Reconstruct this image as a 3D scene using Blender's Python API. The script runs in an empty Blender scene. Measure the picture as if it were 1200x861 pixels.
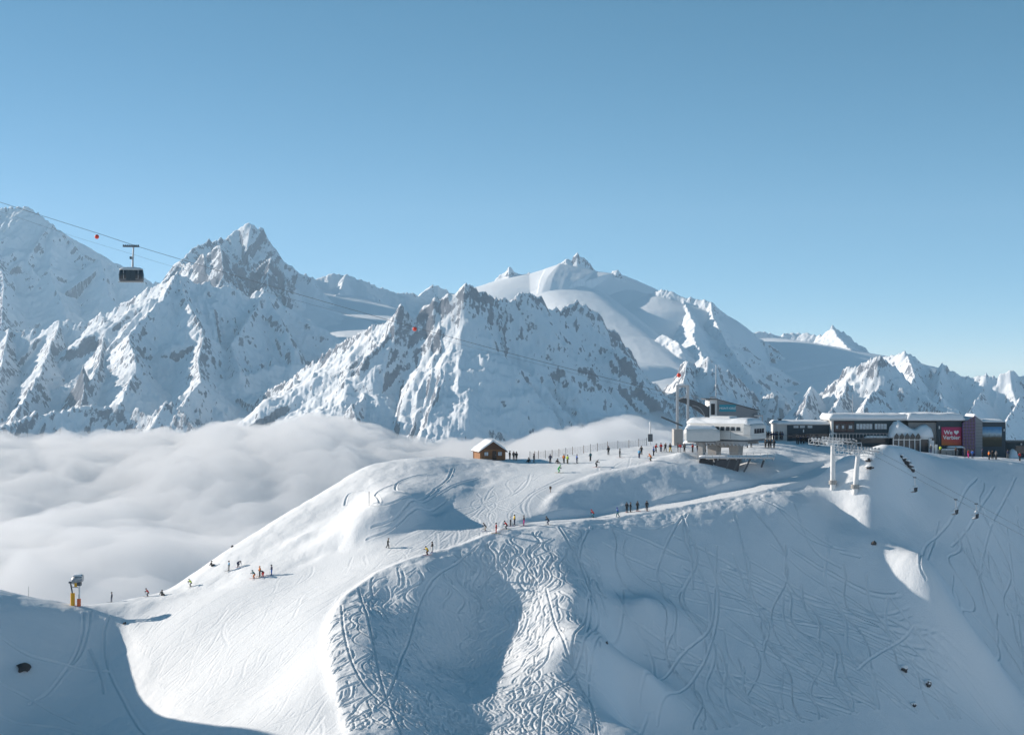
import bpy, bmesh, math, random
import numpy as np
from mathutils import Vector, Matrix, noise as mnoise
random.seed(7)
RNG = np.random.default_rng(11)
S = bpy.context.scene
COL = S.collection
R = math.radians

# ------------------------------------------------------------ camera, sky, sun, exposure
FPX, CX, CY = 1903.0, 600.0, 430.5          # focal length and centre of the photograph, in its pixels
cd = bpy.data.cameras.new('camera'); cam = bpy.data.objects.new('camera', cd); COL.objects.link(cam)
cd.sensor_width = 36; cd.lens = 36 * FPX / 1200
cd.clip_start = 1; cd.clip_end = 60000
cam.location = (0, 0, 0); cam.rotation_euler = (R(90), 0, 0)
S.camera = cam

SUN_EL, SUN_BEHIND = 18.5, 21.0             # elevation; angle of the sun behind the left-hand side
_ce = math.cos(R(SUN_EL))
SUN_DIR = Vector((-math.cos(R(SUN_BEHIND)) * _ce, math.sin(R(SUN_BEHIND)) * _ce, math.sin(R(SUN_EL))))
W = bpy.data.worlds.new('World'); S.world = W; W.use_nodes = True
nt = W.node_tree; nt.nodes.clear()
sky = nt.nodes.new('ShaderNodeTexSky'); sky.sky_type = 'NISHITA'; sky.sun_disc = False
sky.sun_elevation = R(SUN_EL); sky.sun_rotation = math.atan2(SUN_DIR.x, SUN_DIR.y)
sky.altitude = 4000; sky.air_density = 0.6; sky.dust_density = 0.0; sky.ozone_density = 1.5
bg = nt.nodes.new('ShaderNodeBackground'); bg.inputs['Strength'].default_value = 0.089
wo = nt.nodes.new('ShaderNodeOutputWorld')
sp_ = nt.nodes.new('ShaderNodeSeparateColor'); cb_ = nt.nodes.new('ShaderNodeCombineColor'); nt.links.new(sky.outputs[0], sp_.inputs[0])
for _i, (_pw, _k) in enumerate(((1.38, .525), (.94, .995), (.96, .905))):   # the sky's own hue, a little more cyan
    _p = nt.nodes.new('ShaderNodeMath'); _p.operation = 'POWER'; _p.inputs[1].default_value = _pw; nt.links.new(sp_.outputs[_i], _p.inputs[0])
    _q = nt.nodes.new('ShaderNodeMath'); _q.operation = 'MULTIPLY'; _q.inputs[1].default_value = _k; nt.links.new(_p.outputs[0], _q.inputs[0]); nt.links.new(_q.outputs[0], cb_.inputs[_i])
nt.links.new(cb_.outputs[0], bg.inputs['Color']); nt.links.new(bg.outputs[0], wo.inputs['Surface'])
sd = bpy.data.lights.new('sun', 'SUN'); sun = bpy.data.objects.new('sun', sd); COL.objects.link(sun)
sd.energy = 3.75; sd.angle = R(0.5); sd.color = (1.0, 0.885, 0.77)
sun.location = (-200, 200, 150); sun.rotation_euler = SUN_DIR.to_track_quat('Z', 'Y').to_euler()
S.view_settings.view_transform = 'Standard'; S.view_settings.look = 'None'
S.view_settings.gamma = 1; S.view_settings.use_curve_mapping = False
S.view_settings.exposure = 0.83
S.cycles.use_denoising = True
S.cycles.max_bounces = 8; S.cycles.diffuse_bounces = 3; S.cycles.volume_bounces = 6
S.cycles.glossy_bounces = 2; S.cycles.transmission_bounces = 4; S.cycles.transparent_max_bounces = 12

# ------------------------------------------------------------ helpers
def W3(px, py, d):
    """the place at depth d that shows at (px, py) of the photograph"""
    return Vector(((px - CX) / FPX * d, d, -(py - CY) / FPX * d))

def tag(o, label=None, cat=None, group=None, kind=None):
    if label: o['label'] = label
    if cat: o['category'] = cat
    if group: o['group'] = group
    if kind: o['kind'] = kind
    return o

def mat(name, col, rough=0.6, metal=0.0, vary=0.0, scale=8.0, bump=0.0, spec=0.4):
    m = bpy.data.materials.new(name); m.use_nodes = True
    n = m.node_tree; b = n.nodes['Principled BSDF']
    b.inputs['Base Color'].default_value = (*col, 1)
    b.inputs['Roughness'].default_value = rough
    b.inputs['Metallic'].default_value = metal
    b.inputs['Specular IOR Level'].default_value = spec
    if vary or bump:
        tc = n.nodes.new('ShaderNodeTexCoord'); tx = n.nodes.new('ShaderNodeTexNoise')
        tx.inputs['Scale'].default_value = scale; tx.inputs['Detail'].default_value = 4
        n.links.new(tc.outputs['Object'], tx.inputs['Vector'])
        if vary:
            mp = n.nodes.new('ShaderNodeMix'); mp.data_type = 'RGBA'
            mp.inputs[6].default_value = (*[c * (1 - vary) for c in col], 1)
            mp.inputs[7].default_value = (*[min(1, c * (1 + vary)) for c in col], 1)
            n.links.new(tx.outputs[0], mp.inputs[0]); n.links.new(mp.outputs[2], b.inputs['Base Color'])
        if bump:
            bp = n.nodes.new('ShaderNodeBump'); bp.inputs['Strength'].default_value = bump
            n.links.new(tx.outputs[0], bp.inputs['Height']); n.links.new(bp.outputs[0], b.inputs['Normal'])
    return m

def grid_mesh(name, xs, ys, Z, smooth=True, XX=None, YY=None):
    """a heightfield sheet over a (possibly uneven) grid"""
    ny, nx = Z.shape
    if XX is None: XX, YY = np.meshgrid(xs, ys)
    co = np.stack([XX, YY, Z], -1).reshape(-1, 3).astype(np.float32)
    idx = np.arange(nx * ny, dtype=np.int32).reshape(ny, nx)
    q = np.stack([idx[:-1, :-1], idx[:-1, 1:], idx[1:, 1:], idx[1:, :-1]], -1).reshape(-1, 4)
    me = bpy.data.meshes.new(name)
    me.vertices.add(len(co)); me.vertices.foreach_set('co', co.ravel())
    me.loops.add(q.size); me.loops.foreach_set('vertex_index', q.ravel())
    me.polygons.add(len(q))
    me.polygons.foreach_set('loop_start', np.arange(0, q.size, 4, dtype=np.int32))
    me.polygons.foreach_set('use_smooth', np.full(len(q), smooth))
    me.update(calc_edges=True)
    o = bpy.data.objects.new(name, me); COL.objects.link(o)
    return o

# fast vectorised gradient-ish value noise
_perm = RNG.permutation(65536)
_val = RNG.random(65536) * 2 - 1
def _h(ix, iy):
    return _val[_perm[(ix * 1619 + iy * 31337) & 65535]]
def vnoise(x, y):
    x0 = np.floor(x).astype(np.int64); y0 = np.floor(y).astype(np.int64)
    fx = x - x0; fy = y - y0
    u = fx * fx * fx * (fx * (fx * 6 - 15) + 10); v = fy * fy * fy * (fy * (fy * 6 - 15) + 10)
    a = _h(x0, y0); b = _h(x0 + 1, y0); c = _h(x0, y0 + 1); d = _h(x0 + 1, y0 + 1)
    return (a * (1 - u) + b * u) * (1 - v) + (c * (1 - u) + d * u) * v
def fbm(x, y, octv=4, gain=0.5, lac=2.03):
    s = 0; a = 1; t = 0
    for i in range(octv):
        s = s + a * vnoise(x + 17.3 * i, y - 9.1 * i); t += a; a *= gain; x = x * lac; y = y * lac
    return s / t
def ridged(x, y, octv=4, gain=0.55, lac=2.07):
    s = 0; a = 1; t = 0
    for i in range(octv):
        s = s + a * (1 - np.abs(vnoise(x + 7.7 * i, y + 3.1 * i))); t += a; a *= gain; x = x * lac; y = y * lac
    return s / t
def smooth01(t):
    t = np.clip(t, 0, 1); return t * t * (3 - 2 * t)
# ------------------------------------------------------------ the ski slopes: one heightfield sheet
CP = []                                    # control points x, y, z
def cp(px, py, d): CP.append(tuple(W3(px, py, d)))
def chain(px, py, d, steps):
    """the slope followed downhill towards the viewer: (row, steepness in degrees)"""
    cp(px, py, d); z = -(py - CY) / FPX * d
    for (p2, sl) in steps:
        s = math.tan(R(sl)); k = (p2 - CY) / FPX
        d2 = (s * d - z) / (s + k); z = -k * d2; d = d2
        cp(px, p2, d)
def wp(x, y, z): CP.append((x, y, z))

# far-left spur and saddle
for px, py, d in ((-60, 683, 304), (0, 691, 305), (60, 703, 306), (100, 709, 307.5), (140, 705, 312), (170, 698, 313)):
    cp(px, py, d); v = W3(px, py, d); wp(v.x, v.y + 22, v.z - 13); wp(v.x, v.y + 50, v.z - 36)
wp(-108, 262, -27); wp(-125, 255, -18); wp(-150, 250, -11); wp(-190, 245, -4); wp(-120, 300, -50); wp(-160, 300, -40)
wp(-110, 225, -48); wp(-150, 215, -38); wp(-100, 190, -64)
chain(0, 691, 305, [(703, 4), (783, 34), (861, 30)])
chain(60, 703, 306, [(714, 4), (780, 32), (861, 27)])
chain(100, 709, 307.5, [(722, 5), (770, 32), (861, 24)])
chain(140, 705, 312, [(737, 11), (770, 24), (861, 17)])
# the lit piste
for px, py, d in ((150, 711, 303), (205, 718, 294), (118, 708, 306), (180, 714, 300)): cp(px, py, d)
chain(200, 690, 312, [(720, 10), (760, 15), (861, 14)])
chain(250, 655, 318, [(690, 13), (740, 14), (861, 14)])
chain(300, 625, 322, [(650, 15), (676, 14), (720, 14), (780, 17), (861, 12)])
chain(350, 593, 328, [(640, 16), (700, 15), (780, 17), (861, 14)])
chain(400, 563, 334, [(600, 18), (640, 16), (690, 13)])
for px, py, d in ((388, 722, 267), (385, 750, 258.8), (395, 800, 244.7), (412, 861, 229.4)): cp(px, py, d)
# knoll beside the hut, skyline, and the drop behind it
for px, py, d in ((430, 546, 338), (470, 538, 341), (520, 535, 344), (572, 538, 345), (620, 539, 348), (700, 529, 350), (760, 522, 352)):
    cp(px, py, d)
for px, py, d in ((200, 690, 312), (250, 655, 318), (300, 625, 322), (350, 593, 328), (400, 563, 334), (430, 546, 338), (470, 538, 341), (520, 535, 344)):
    v = W3(px, py, d); wp(v.x - 4, v.y + 18, v.z - 9); wp(v.x - 6, v.y + 48, v.z - 34)
for px, py, d in ((572, 538, 350), (620, 538, 353), (700, 529, 355), (760, 522, 358)):
    v = W3(px, py, d); wp(v.x, v.y + 20, v.z - 8); wp(v.x, v.y + 50, v.z - 32)
for px, py, d in ((440, 575, 320), (480, 583, 307), (470, 560, 326), (435, 598, 305), (415, 622, 302), (530, 562, 325), (555, 549, 335)): cp(px, py, d)
for px, py, d in ((420, 640, 299), (480, 622, 300), (505, 603, 308), (545, 574, 320), (600, 549, 334)): cp(px, py, d)
for px, py, d in ((455, 643, 295.5), (520, 612, 305), (580, 575, 322), (640, 550, 334), (700, 541, 339), (780, 531, 342)): cp(px, py, d)
# rim of the mogul bowl and the bowl
for px, py, d in ((440, 672, 283), (450, 701, 276), (450, 748, 259.5), (450, 798, 245.5), (450, 856, 230.5)): cp(px, py, d)
chain(500, 650, 288, [(668, 20), (700, 34), (740, 30), (775, 23), (818, 8), (861, 14)])
chain(560, 632, 294, [(690, 34), (740, 32), (775, 25), (818, 8), (861, 14)])
chain(640, 613, 300, [(650, 24), (700, 25), (760, 23), (820, 17), (861, 15)])
chain(685, 612, 302, [(640, 21), (700, 22), (760, 22), (820, 20), (861, 18)])
# upper bank above the road
for px, py, d in ((640, 583, 313), (665, 569, 319), (700, 557, 323), (760, 546, 327), (800, 540, 330), (830, 542, 330)): cp(px, py, d)
for px, py, d in ((640, 608, 305.5), (700, 603, 311), (760, 594, 315), (830, 580, 320), (890, 567, 326)): cp(px, py, d)
for px, py, d in ((620, 615, 300), (700, 610, 304.5), (760, 601, 308), (830, 588, 313), (900, 574, 319), (950, 562, 325)): cp(px, py, d)
# wide shaded face under the road
for px, py, d in ((735, 606, 306), (780, 598, 309.5), (860, 583, 315.5)):
    chain(px, py, d, [(700, 34), (780, 35), (861, 33)])
chain(755, 700, 284, [(795, 30), (861, 7)])
chain(940, 592, 313, [(620, 38), (700, 42), (780, 34), (861, 34)])
chain(1020, 634, 306, [(700, 48), (780, 34), (861, 34)])
chain(1100, 600, 320, [(650, 40), (700, 42), (780, 35), (861, 35)])
chain(1200, 545, 342, [(620, 40), (700, 40), (780, 36), (861, 36)])
chain(1300, 552, 346, [(620, 40), (700, 40), (780, 36), (861, 36)])
# lit knoll with the lift pylons, and the hollow to its right
for px, py, d in ((965, 575, 321), (980, 590, 318), (990, 612, 312.5), (1045, 524, 327), (1068, 532, 333), (1022, 526, 328), (1025, 532, 324), (1022, 562, 319), (1014, 600, 313), (1002, 626, 308)): cp(px, py, d)
for px, py, d in ((1065, 538, 331), (1075, 565, 326), (1060, 600, 318), (1058, 640, 309), (1110, 560, 328), (1130, 545, 338), (1100, 535, 341)): cp(px, py, d)
for px, py, d in ((870, 556, 328), (850, 545, 335), (900, 540, 336), (940, 548, 333), (920, 528, 346), (960, 540, 340), (1000, 536, 342)): cp(px, py, d)
# terrace by the stations
for px, py, d in ((820, 525, 352), (880, 517, 356), (940, 519, 356), (1000, 523, 356), (1060, 529, 355), (1110, 533, 355), (1150, 536, 355), (1200, 538, 355), (1300, 545, 360)):
    cp(px, py, d); v = W3(px, py, d); wp(v.x, v.y + 25, v.z + .3); wp(v.x, v.y + 55, v.z - 4); wp(v.x, v.y + 90, v.z - 32)
# below and beside the picture
for x, z in ((-90, -74), (-45, -72), (0, -72), (45, -84), (100, -104)): wp(x, 190, z)
for x in (-200, -80, 40, 160, 280): wp(x, 90, -112 - .05 * max(x, 0)); wp(x, -40, -120)
wp(200, 340, -42); wp(200, 270, -85); wp(260, 330, -62); wp(-220, 200, -40); wp(-260, 300, -40)

PTS = np.array(CP)
_, keep = np.unique(np.round(PTS[:, :2], 1), axis=0, return_index=True); PTS = PTS[np.sort(keep)]
def _phi(r2): return np.where(r2 > 1e-9, .5 * r2 * np.log(np.maximum(r2, 1e-9)), 0)
_sc = 100.0
_c = PTS[:, :2] / _sc; _n = len(PTS)
_A = _phi(((_c[:, None] - _c[None]) ** 2).sum(-1)) + np.eye(_n) * 2e-4
_Pm = np.hstack([np.ones((_n, 1)), _c])
_M = np.block([[_A, _Pm], [_Pm.T, np.zeros((3, 3))]])
_w = np.linalg.solve(_M, np.concatenate([PTS[:, 2], np.zeros(3)]))
def base_z(x, y):
    sh = x.shape; q = np.stack([x.ravel(), y.ravel()], -1) / _sc; out = np.empty(len(q))
    for i in range(0, len(q), 20000):
        b = q[i:i + 20000]
        out[i:i + 20000] = _phi(((b[:, None] - _c[None]) ** 2).sum(-1)) @ _w[:_n] + _w[_n] + b @ _w[_n + 1:]
    return out.reshape(sh)

def axis(lo, hi, a, b, step, grow=1.12, mx=12):
    mid = list(np.arange(a, b + 1e-6, step)); s = step; v = mid[0]; left = []
    while v > lo: s = min(s * grow, mx); v -= s; left.append(v)
    s = step; v = mid[-1]; right = []
    while v < hi: s = min(s * grow, mx); v += s; right.append(v)
    return np.array(left[::-1] + mid + right)
DX, DY = (.17, .15) if not globals().get('COARSE') else (.8, .7)
GX = axis(-900, 950, -112, 120, DX, mx=22); GY = axis(-680, 900, 214, 350, DY, mx=22)
XX, YY = np.meshgrid(GX, GY)
def bil(gx, gy, Z, x, y):
    i = np.clip(np.searchsorted(gx, x) - 1, 0, len(gx) - 2); j = np.clip(np.searchsorted(gy, y) - 1, 0, len(gy) - 2)
    u = (x - gx[i]) / (gx[i + 1] - gx[i]); v = (y - gy[j]) / (gy[j + 1] - gy[j])
    return (Z[j, i] * (1 - u) + Z[j, i + 1] * u) * (1 - v) + (Z[j + 1, i] * (1 - u) + Z[j + 1, i + 1] * u) * v
ZZ = base_z(XX, YY)

# the terrace stays level
_tp = [tuple(W3(*q)) for q in ((790, 527, 352), (820, 525, 352), (880, 518, 356), (940, 519, 356), (1000, 523, 356), (1060, 529, 355), (1110, 533, 355), (1150, 536, 355), (1200, 538, 355), (1300, 545, 360))]
_zt = np.interp(XX, [q[0] for q in _tp], [q[2] for q in _tp]) + .25 + 100 * (XX < _tp[0][0])
_k = smooth01((YY - 346) / 8) * smooth01((XX - 34) / 8)
ZZ = np.where(_k > 0, np.minimum(ZZ, _zt + (1 - _k) * 30), ZZ)
# far outside the picture: the mountain drops to the valley; an unseen hill added behind the viewer bounces sun onto shaded snow
_out = np.hypot(np.maximum(np.maximum(-210 - XX, XX - 240), 0), np.maximum(YY - 440, 0))
_k = smooth01(_out / 90) * smooth01((YY + 40) / 120)
ZZ = ZZ * (1 - _k) + _k * np.maximum(-70 - .75 * _out, -432)
_k = smooth01(-(YY + 0) / 60)
_bounce_hill = -108 + 70 * smooth01(-(YY + 10) / 160) + .34 * np.maximum(-YY - 60, 0) + 10 * fbm(XX / 120, YY / 120, 3)  # added only as a sunlit reflector, out of view
ZZ = ZZ * (1 - _k) + _k * np.minimum(_bounce_hill, 170)

def polydist(line, X, Y):
    """distance to a polyline and the height and place along it of the nearest point"""
    best = np.full(X.shape, 1e9); hz = np.zeros(X.shape); tt = np.zeros(X.shape); acc = 0.0
    for (a, b) in zip(line[:-1], line[1:]):
        ax, ay, az = a; bx_, by_, bz = b
        dx, dy = bx_ - ax, by_ - ay; L2 = dx * dx + dy * dy
        t = np.clip(((X - ax) * dx + (Y - ay) * dy) / L2, 0, 1)
        d = np.hypot(X - ax - t * dx, Y - ay - t * dy); m = d < best
        best = np.where(m, d, best); hz = np.where(m, az + t * (bz - az), hz); tt = np.where(m, acc + t * math.sqrt(L2), tt)
        acc += math.sqrt(L2)
    return best, hz, tt
def window(x0, x1, y0, y1):
    i0, i1 = np.searchsorted(GX, [x0, x1]); j0, j1 = np.searchsorted(GY, [y0, y1])
    return slice(max(j0, 0), j1 + 1), slice(max(i0, 0), i1 + 1)
def bench(line, half, shoulder, lift=0.0):
    a = np.array(line); pad = half + shoulder
    w = window(a[:, 0].min() - pad, a[:, 0].max() + pad, a[:, 1].min() - pad, a[:, 1].max() + pad)
    d, hz, _ = polydist(line, XX[w], YY[w])
    k = smooth01(1 - (d - half) / shoulder)
    ZZ[w] = ZZ[w] * (1 - k) + (hz + lift) * k
road = [tuple(W3(*p)) for p in ((600, 618, 300), (640, 612, 303), (700, 606.5, 308), (760, 597.5, 312), (830, 584, 317), (900, 569, 323), (950, 556, 330), (990, 540, 339))]
bench(road, 2.2, 2.2)
def gz(x, y):
    """height of the snow at a place"""
    return bil(GX, GY, ZZ, np.asarray(x, float), np.asarray(y, float))
def ground(px, py, d0=215, d1=372):
    """where the line of sight through (px, py) first meets the snow"""
    d = np.arange(d0, d1, .2); x = (px - CX) / FPX * d; z = -(py - CY) / FPX * d
    h = gz(x, d); hit = np.nonzero(h >= z)[0]
    i = hit[0] if len(hit) else int(np.argmin(z - h))
    return Vector((float(x[i]), float(d[i]), float(h[i])))
def in_poly(poly, X, Y):
    c = np.zeros(X.shape, bool); n = len(poly)
    for i in range(n):
        (x1, y1), (x2, y2) = poly[i], poly[(i + 1) % n]
        if y1 == y2: continue
        c ^= ((y1 > Y) != (y2 > Y)) & (X < (x2 - x1) * (Y - y1) / (y2 - y1) + x1)
    return c
def blur_axis(A, n, ax):
    if n < 1: return A
    k = np.exp(-.5 * (np.arange(-2 * n, 2 * n + 1) / n) ** 2); k /= k.sum()
    P = np.pad(A, [(2 * n, 2 * n) if i == ax else (0, 0) for i in range(2)], 'edge'); out = np.zeros_like(A)
    for i, kk in enumerate(k):
        out += kk * (P[i:i + A.shape[0], :] if ax == 0 else P[:, i:i + A.shape[1]])
    return out
def blur(A, m):
    return blur_axis(blur_axis(A, int(m / DX), 1), int(m / DY), 0)
def ground_poly(pix): return [tuple(ground(*p)[:2]) for p in pix]

# groomed piste: evened out
piste_px = [(620, 545), (690, 534), (760, 527), (795, 531), (760, 541), (700, 553), (660, 568), (625, 606), (600, 617), (560, 629), (500, 647), (440, 669), (400, 697), (386, 722), (380, 750), (389, 800), (405, 858),
            (300, 858), (230, 850), (165, 760), (150, 728), (185, 704), (240, 696), (300, 684), (380, 652), (425, 645), (482, 627), (508, 608), (550, 577), (600, 553)]
PISTE = ground_poly(piste_px)
_w = window(-95, 60, 215, 358)
_m = blur(in_poly(PISTE, XX[_w], YY[_w]).astype(float), 1.0)
_b = blur(ZZ[_w], 4.5)
ZZ[_w] = ZZ[_w] * (1 - _m) + _b * _m
ZB = ZZ.copy()                                                           # smooth snow, before tracks
PM = np.zeros_like(ZZ); PM[_w] = _m
_rd = np.minimum(polydist(road, XX, YY)[0], 99); RM = smooth01(1 - (_rd - 2.4) / 1.6)
GM = np.maximum(PM, RM)                                                  # groomed

def bump(px, py, h, rx, ry, rot=0):
    g = ground(px, py); w = window(g.x - 3 * max(rx, ry), g.x + 3 * max(rx, ry), g.y - 3 * max(rx, ry), g.y + 3 * max(rx, ry))
    c, s = math.cos(R(rot)), math.sin(R(rot)); dx = XX[w] - g.x; dy = YY[w] - g.y
    ZZ[w] += h * np.exp(-((dx * c + dy * s) / rx) ** 2 - ((-dx * s + dy * c) / ry) ** 2)
bump(1084, 716, 8.2, 7, 7, 10); bump(1100, 734, 3.0, 5, 6, 20); bump(1150, 795, 6.5, 7, 4.5, -12)
bump(1110, 622, -1.5, 6, 6); bump(800, 535, .9, 2.2, 2); bump(1052, 524, .5, 7, 4)
bump(740, 850, 1.5, 14, 7); bump(880, 549, 1.0, 3, 2); bump(905, 535, .8, 3, 2); bump(1060, 532, 1.3, 5, 4)
bump(395, 628, .9, 6, 3); bump(352, 632, .7, 3, 2); bump(1150, 542, .5, 12, 1.5); bump(720, 806, 1.6, 5, 8)

# wind and lump texture off the groomed snow
ROUGH = (1 - GM) * ((YY > 205) & (YY < 365) & (np.abs(XX) < 130))
ZZ += ROUGH * (.30 * fbm(XX / 9, YY / 9, 3) + .10 * fbm(XX / 2.1, YY / 2.1, 3)) + GM * .03 * fbm(XX / 1.6, YY / 1.6, 2)

TRK = np.zeros(ZZ.shape); SCR = np.full(ZZ.shape, 1e6)
def track(line, w=.4, depth=.2, berm=.08, fade=True):
    """a groove with low banks pressed into the snow along a line"""
    pad = w * 3.2; touched = []
    n = len(line) - 1
    for i, ((ax, ay), (bx_, by_)) in enumerate(zip(line[:-1], line[1:])):
        wd = window(min(ax, bx_) - pad, max(ax, bx_) + pad, min(ay, by_) - pad, max(ay, by_) + pad)
        dx, dy = bx_ - ax, by_ - ay; L2 = dx * dx + dy * dy + 1e-9
        X = XX[wd]; Y = YY[wd]; t = np.clip(((X - ax) * dx + (Y - ay) * dy) / L2, 0, 1)
        d = np.hypot(X - ax - t * dx, Y - ay - t * dy); SCR[wd] = np.minimum(SCR[wd], d)
        touched.append(wd)
    a = np.array(line); W_ = window(a[:, 0].min() - pad, a[:, 0].max() + pad, a[:, 1].min() - pad, a[:, 1].max() + pad)
    d = SCR[W_]; p = -depth * np.exp(-(d / w) ** 2) + berm * np.exp(-((d - 1.7 * w) / (.75 * w)) ** 2); k = np.where(d < pad, np.exp(-(d / (1.9 * w)) ** 4), 0)
    TRK[W_] = TRK[W_] * (1 - k) + np.where(d < pad, p, 0)             # a fresh track wipes out what it crosses
    SCR[W_] = 1e6
def px_track(pix, **k):
    pts = [ground(*p) for p in pix]; out = []
    P_ = [pts[0]] + pts + [pts[-1]]
    for i in range(1, len(P_) - 2):
        for t in np.linspace(0, 1, 9)[:-1]:
            p0, p1, p2, p3 = P_[i - 1], P_[i], P_[i + 1], P_[i + 2]
            q = .5 * ((2 * p1) + (-p0 + p2) * t + (2 * p0 - 5 * p1 + 4 * p2 - p3) * t * t + (-p0 + 3 * p1 - 3 * p2 + p3) * t ** 3)
            out.append((q.x, q.y))
    out.append((pts[-1].x, pts[-1].y)); track(out, **k)
_gy, _gx = np.gradient(blur(ZB[window(-130, 135, 205, 360)], 2.5)); _wg = window(-130, 135, 205, 360)
_gx = _gx / np.gradient(GX[_wg[1]])[None]; _gy = _gy / np.gradient(GY[_wg[0]])[:, None]
def grad(x, y):
    gx_ = GX[_wg[1]]; gy_ = GY[_wg[0]]
    return float(bil(gx_, gy_, _gx, np.float64(x), np.float64(y))), float(bil(gx_, gy_, _gy, np.float64(x), np.float64(y)))
def run_down(x, y, n, turn, wave, bias=0, stop=None, step=.8):
    """a skier's line: down the slope in linked turns"""
    out = [(x, y)]; ph = random.random() * 6.28; wv = wave * random.uniform(.7, 1.3); dr = random.uniform(-.2, .2) + bias
    for i in range(n):
        gx_, gy_ = grad(x, y); a = math.atan2(-gy_, -gx_) + dr + turn * math.sin(ph)
        ph += step / wv * 6.28; x += math.cos(a) * step; y += math.sin(a) * step
        if stop is not None and not stop(x, y): break
        if y < 216: break
        out.append((x, y))
    return out
def masker(poly):
    M_ = in_poly(poly, XX, YY)
    def f(x, y):
        i = min(max(np.searchsorted(GX, x), 0), len(GX) - 1); j = min(max(np.searchsorted(GY, y), 0), len(GY) - 1); return bool(M_[j, i])
    return f
# the ploughed-up bowl under the rim
BOWL = ground_poly([(382, 752), (390, 722), (404, 702), (442, 674), (502, 653), (562, 636), (620, 620), (660, 614), (694, 616), (706, 680), (716, 740), (700, 800), (706, 859), (410, 859), (393, 800)])
fb = masker(BOWL)
if not globals().get('NOTRACK'):
    for i in range(620):
        for _ in range(50):
            k = random.random()
            px, py = random.uniform(388, 712), random.uniform(615, 850)
            g = ground(px, py)
            if fb(g.x, g.y): break
        core = 455 < px < 610 and 670 < py < 810
        track(run_down(g.x, g.y, random.randint(12, 42), random.uniform(.35, 1.0), random.uniform(7, 13), 0, fb), w=random.uniform(.11, .19),
              depth=random.uniform(.04, .1) if core else random.uniform(.1, .22), berm=.03 if core else random.uniform(.05, .11))
    for pix in (((655, 618), (668, 640), (690, 680), (684, 730), (670, 770), (690, 820), (700, 861)), ((690, 620), (678, 660), (692, 700), (686, 760), (694, 800), (735, 845), (765, 861)),
                ((730, 690), (728, 730), (706, 745), (690, 790), (690, 815)), ((672, 640), (690, 690), (700, 730), (672, 790), (640, 815), (632, 861)),
                ((640, 690), (655, 740), (676, 790), (720, 830), (780, 861)), ((420, 690), (430, 720), (440, 770), (450, 810), (470, 861)), ((400, 710), (405, 750), (425, 800), (470, 840), (500, 861)),
                ((560, 640), (500, 690), (475, 760), (458, 808), (440, 830)), ((760, 835), (700, 825), (640, 790))):
        px_track(pix, w=.15, depth=.2, berm=.09)
    # the wide face in the shade
    FACE = ground_poly([(704, 616), (780, 603), (860, 589), (930, 585), (960, 620), (1010, 650), (1080, 730), (1150, 790), (1190, 856), (800, 856), (716, 740)]); ff = masker(FACE)
    for i in range(50):
        for _ in range(60):
            px, py = random.uniform(705, 1120), random.uniform(605, 840); g = ground(px, py)
            if ff(g.x, g.y): break
        ang = random.uniform(-.6, .0); x, y = g.x, g.y; ln = [(x, y)]
        for k in range(random.randint(8, 60)):
            ang += random.uniform(-.03, .03); x += math.cos(ang) * 1.2; y += math.sin(ang) * 1.2
            if not ff(x, y): break
            ln.append((x, y))
        if len(ln) > 3: track(ln, w=random.uniform(.1, .19), depth=random.uniform(.08, .26), berm=.09)
    for i in range(34):
        for _ in range(60):
            px, py = random.uniform(705, 1150), random.uniform(600, 780); g = ground(px, py)
            if ff(g.x, g.y): break
        track(run_down(g.x, g.y, random.randint(20, 70), random.uniform(.3, .9), random.uniform(14, 26), random.uniform(-.3, .3), ff), w=random.uniform(.1, .2), depth=random.uniform(.1, .28), berm=.1)
    for pix in (((800, 605), (780, 640), (770, 675), (786, 690)), ((800, 605), (810, 650), (812, 690)), ((840, 640), (838, 690), (830, 740), (790, 780), (750, 815), (765, 835)), ((826, 640), (842, 700), (828, 770), (780, 815), (770, 850)),
                ((860, 600), (870, 640), (880, 690), (900, 740)), ((930, 590), (950, 640), (985, 665)), ((905, 590), (940, 625), (990, 645)), ((890, 585), (930, 608), (975, 640)), ((1070, 735), (1040, 760), (1005, 785)), ((700, 610), (760, 620), (790, 612)),
                ((1100, 610), (1078, 650), (1085, 680)), ((1145, 560), (1120, 600), (1085, 640), (1078, 660)), ((1165, 570), (1140, 610), (1115, 640)), ((1190, 560), (1160, 620), (1150, 690), (1180, 760)), ((1130, 620), (1150, 680), (1170, 720)), ((1180, 620), (1190, 700), (1199, 780))):
        px_track(pix, w=.15, depth=.2, berm=.08)
    RIGHT = ground_poly([(1120, 552), (1198, 556), (1199, 850), (1160, 760), (1110, 700), (1085, 640)]); fr = masker(RIGHT)
    for i in range(26):
        for _ in range(60):
            px, py = random.uniform(1085, 1198), random.uniform(555, 760); g = ground(px, py)
            if fr(g.x, g.y): break
        track(run_down(g.x, g.y, random.randint(20, 60), random.uniform(.3, .9), random.uniform(12, 22), random.uniform(-.5, .2), fr), w=random.uniform(.1, .2), depth=random.uniform(.1, .28), berm=.1)
    # knoll, banks and the shaded spur on the left
    for pix in (((404, 592), (408, 580), (420, 576), (428, 574)), ((445, 590), (440, 580), (450, 572), (470, 566)), ((474, 577), (464, 574), (466, 566), (480, 560), (500, 556)), ((508, 574), (524, 562), (530, 549)),
                ((414, 594), (440, 592), (480, 582), (510, 574)), ((436, 618), (470, 600), (520, 575), (560, 560)), ((430, 632), (460, 620), (500, 598), (525, 585))):
        px_track(pix, w=.17, depth=.24, berm=.09)
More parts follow.
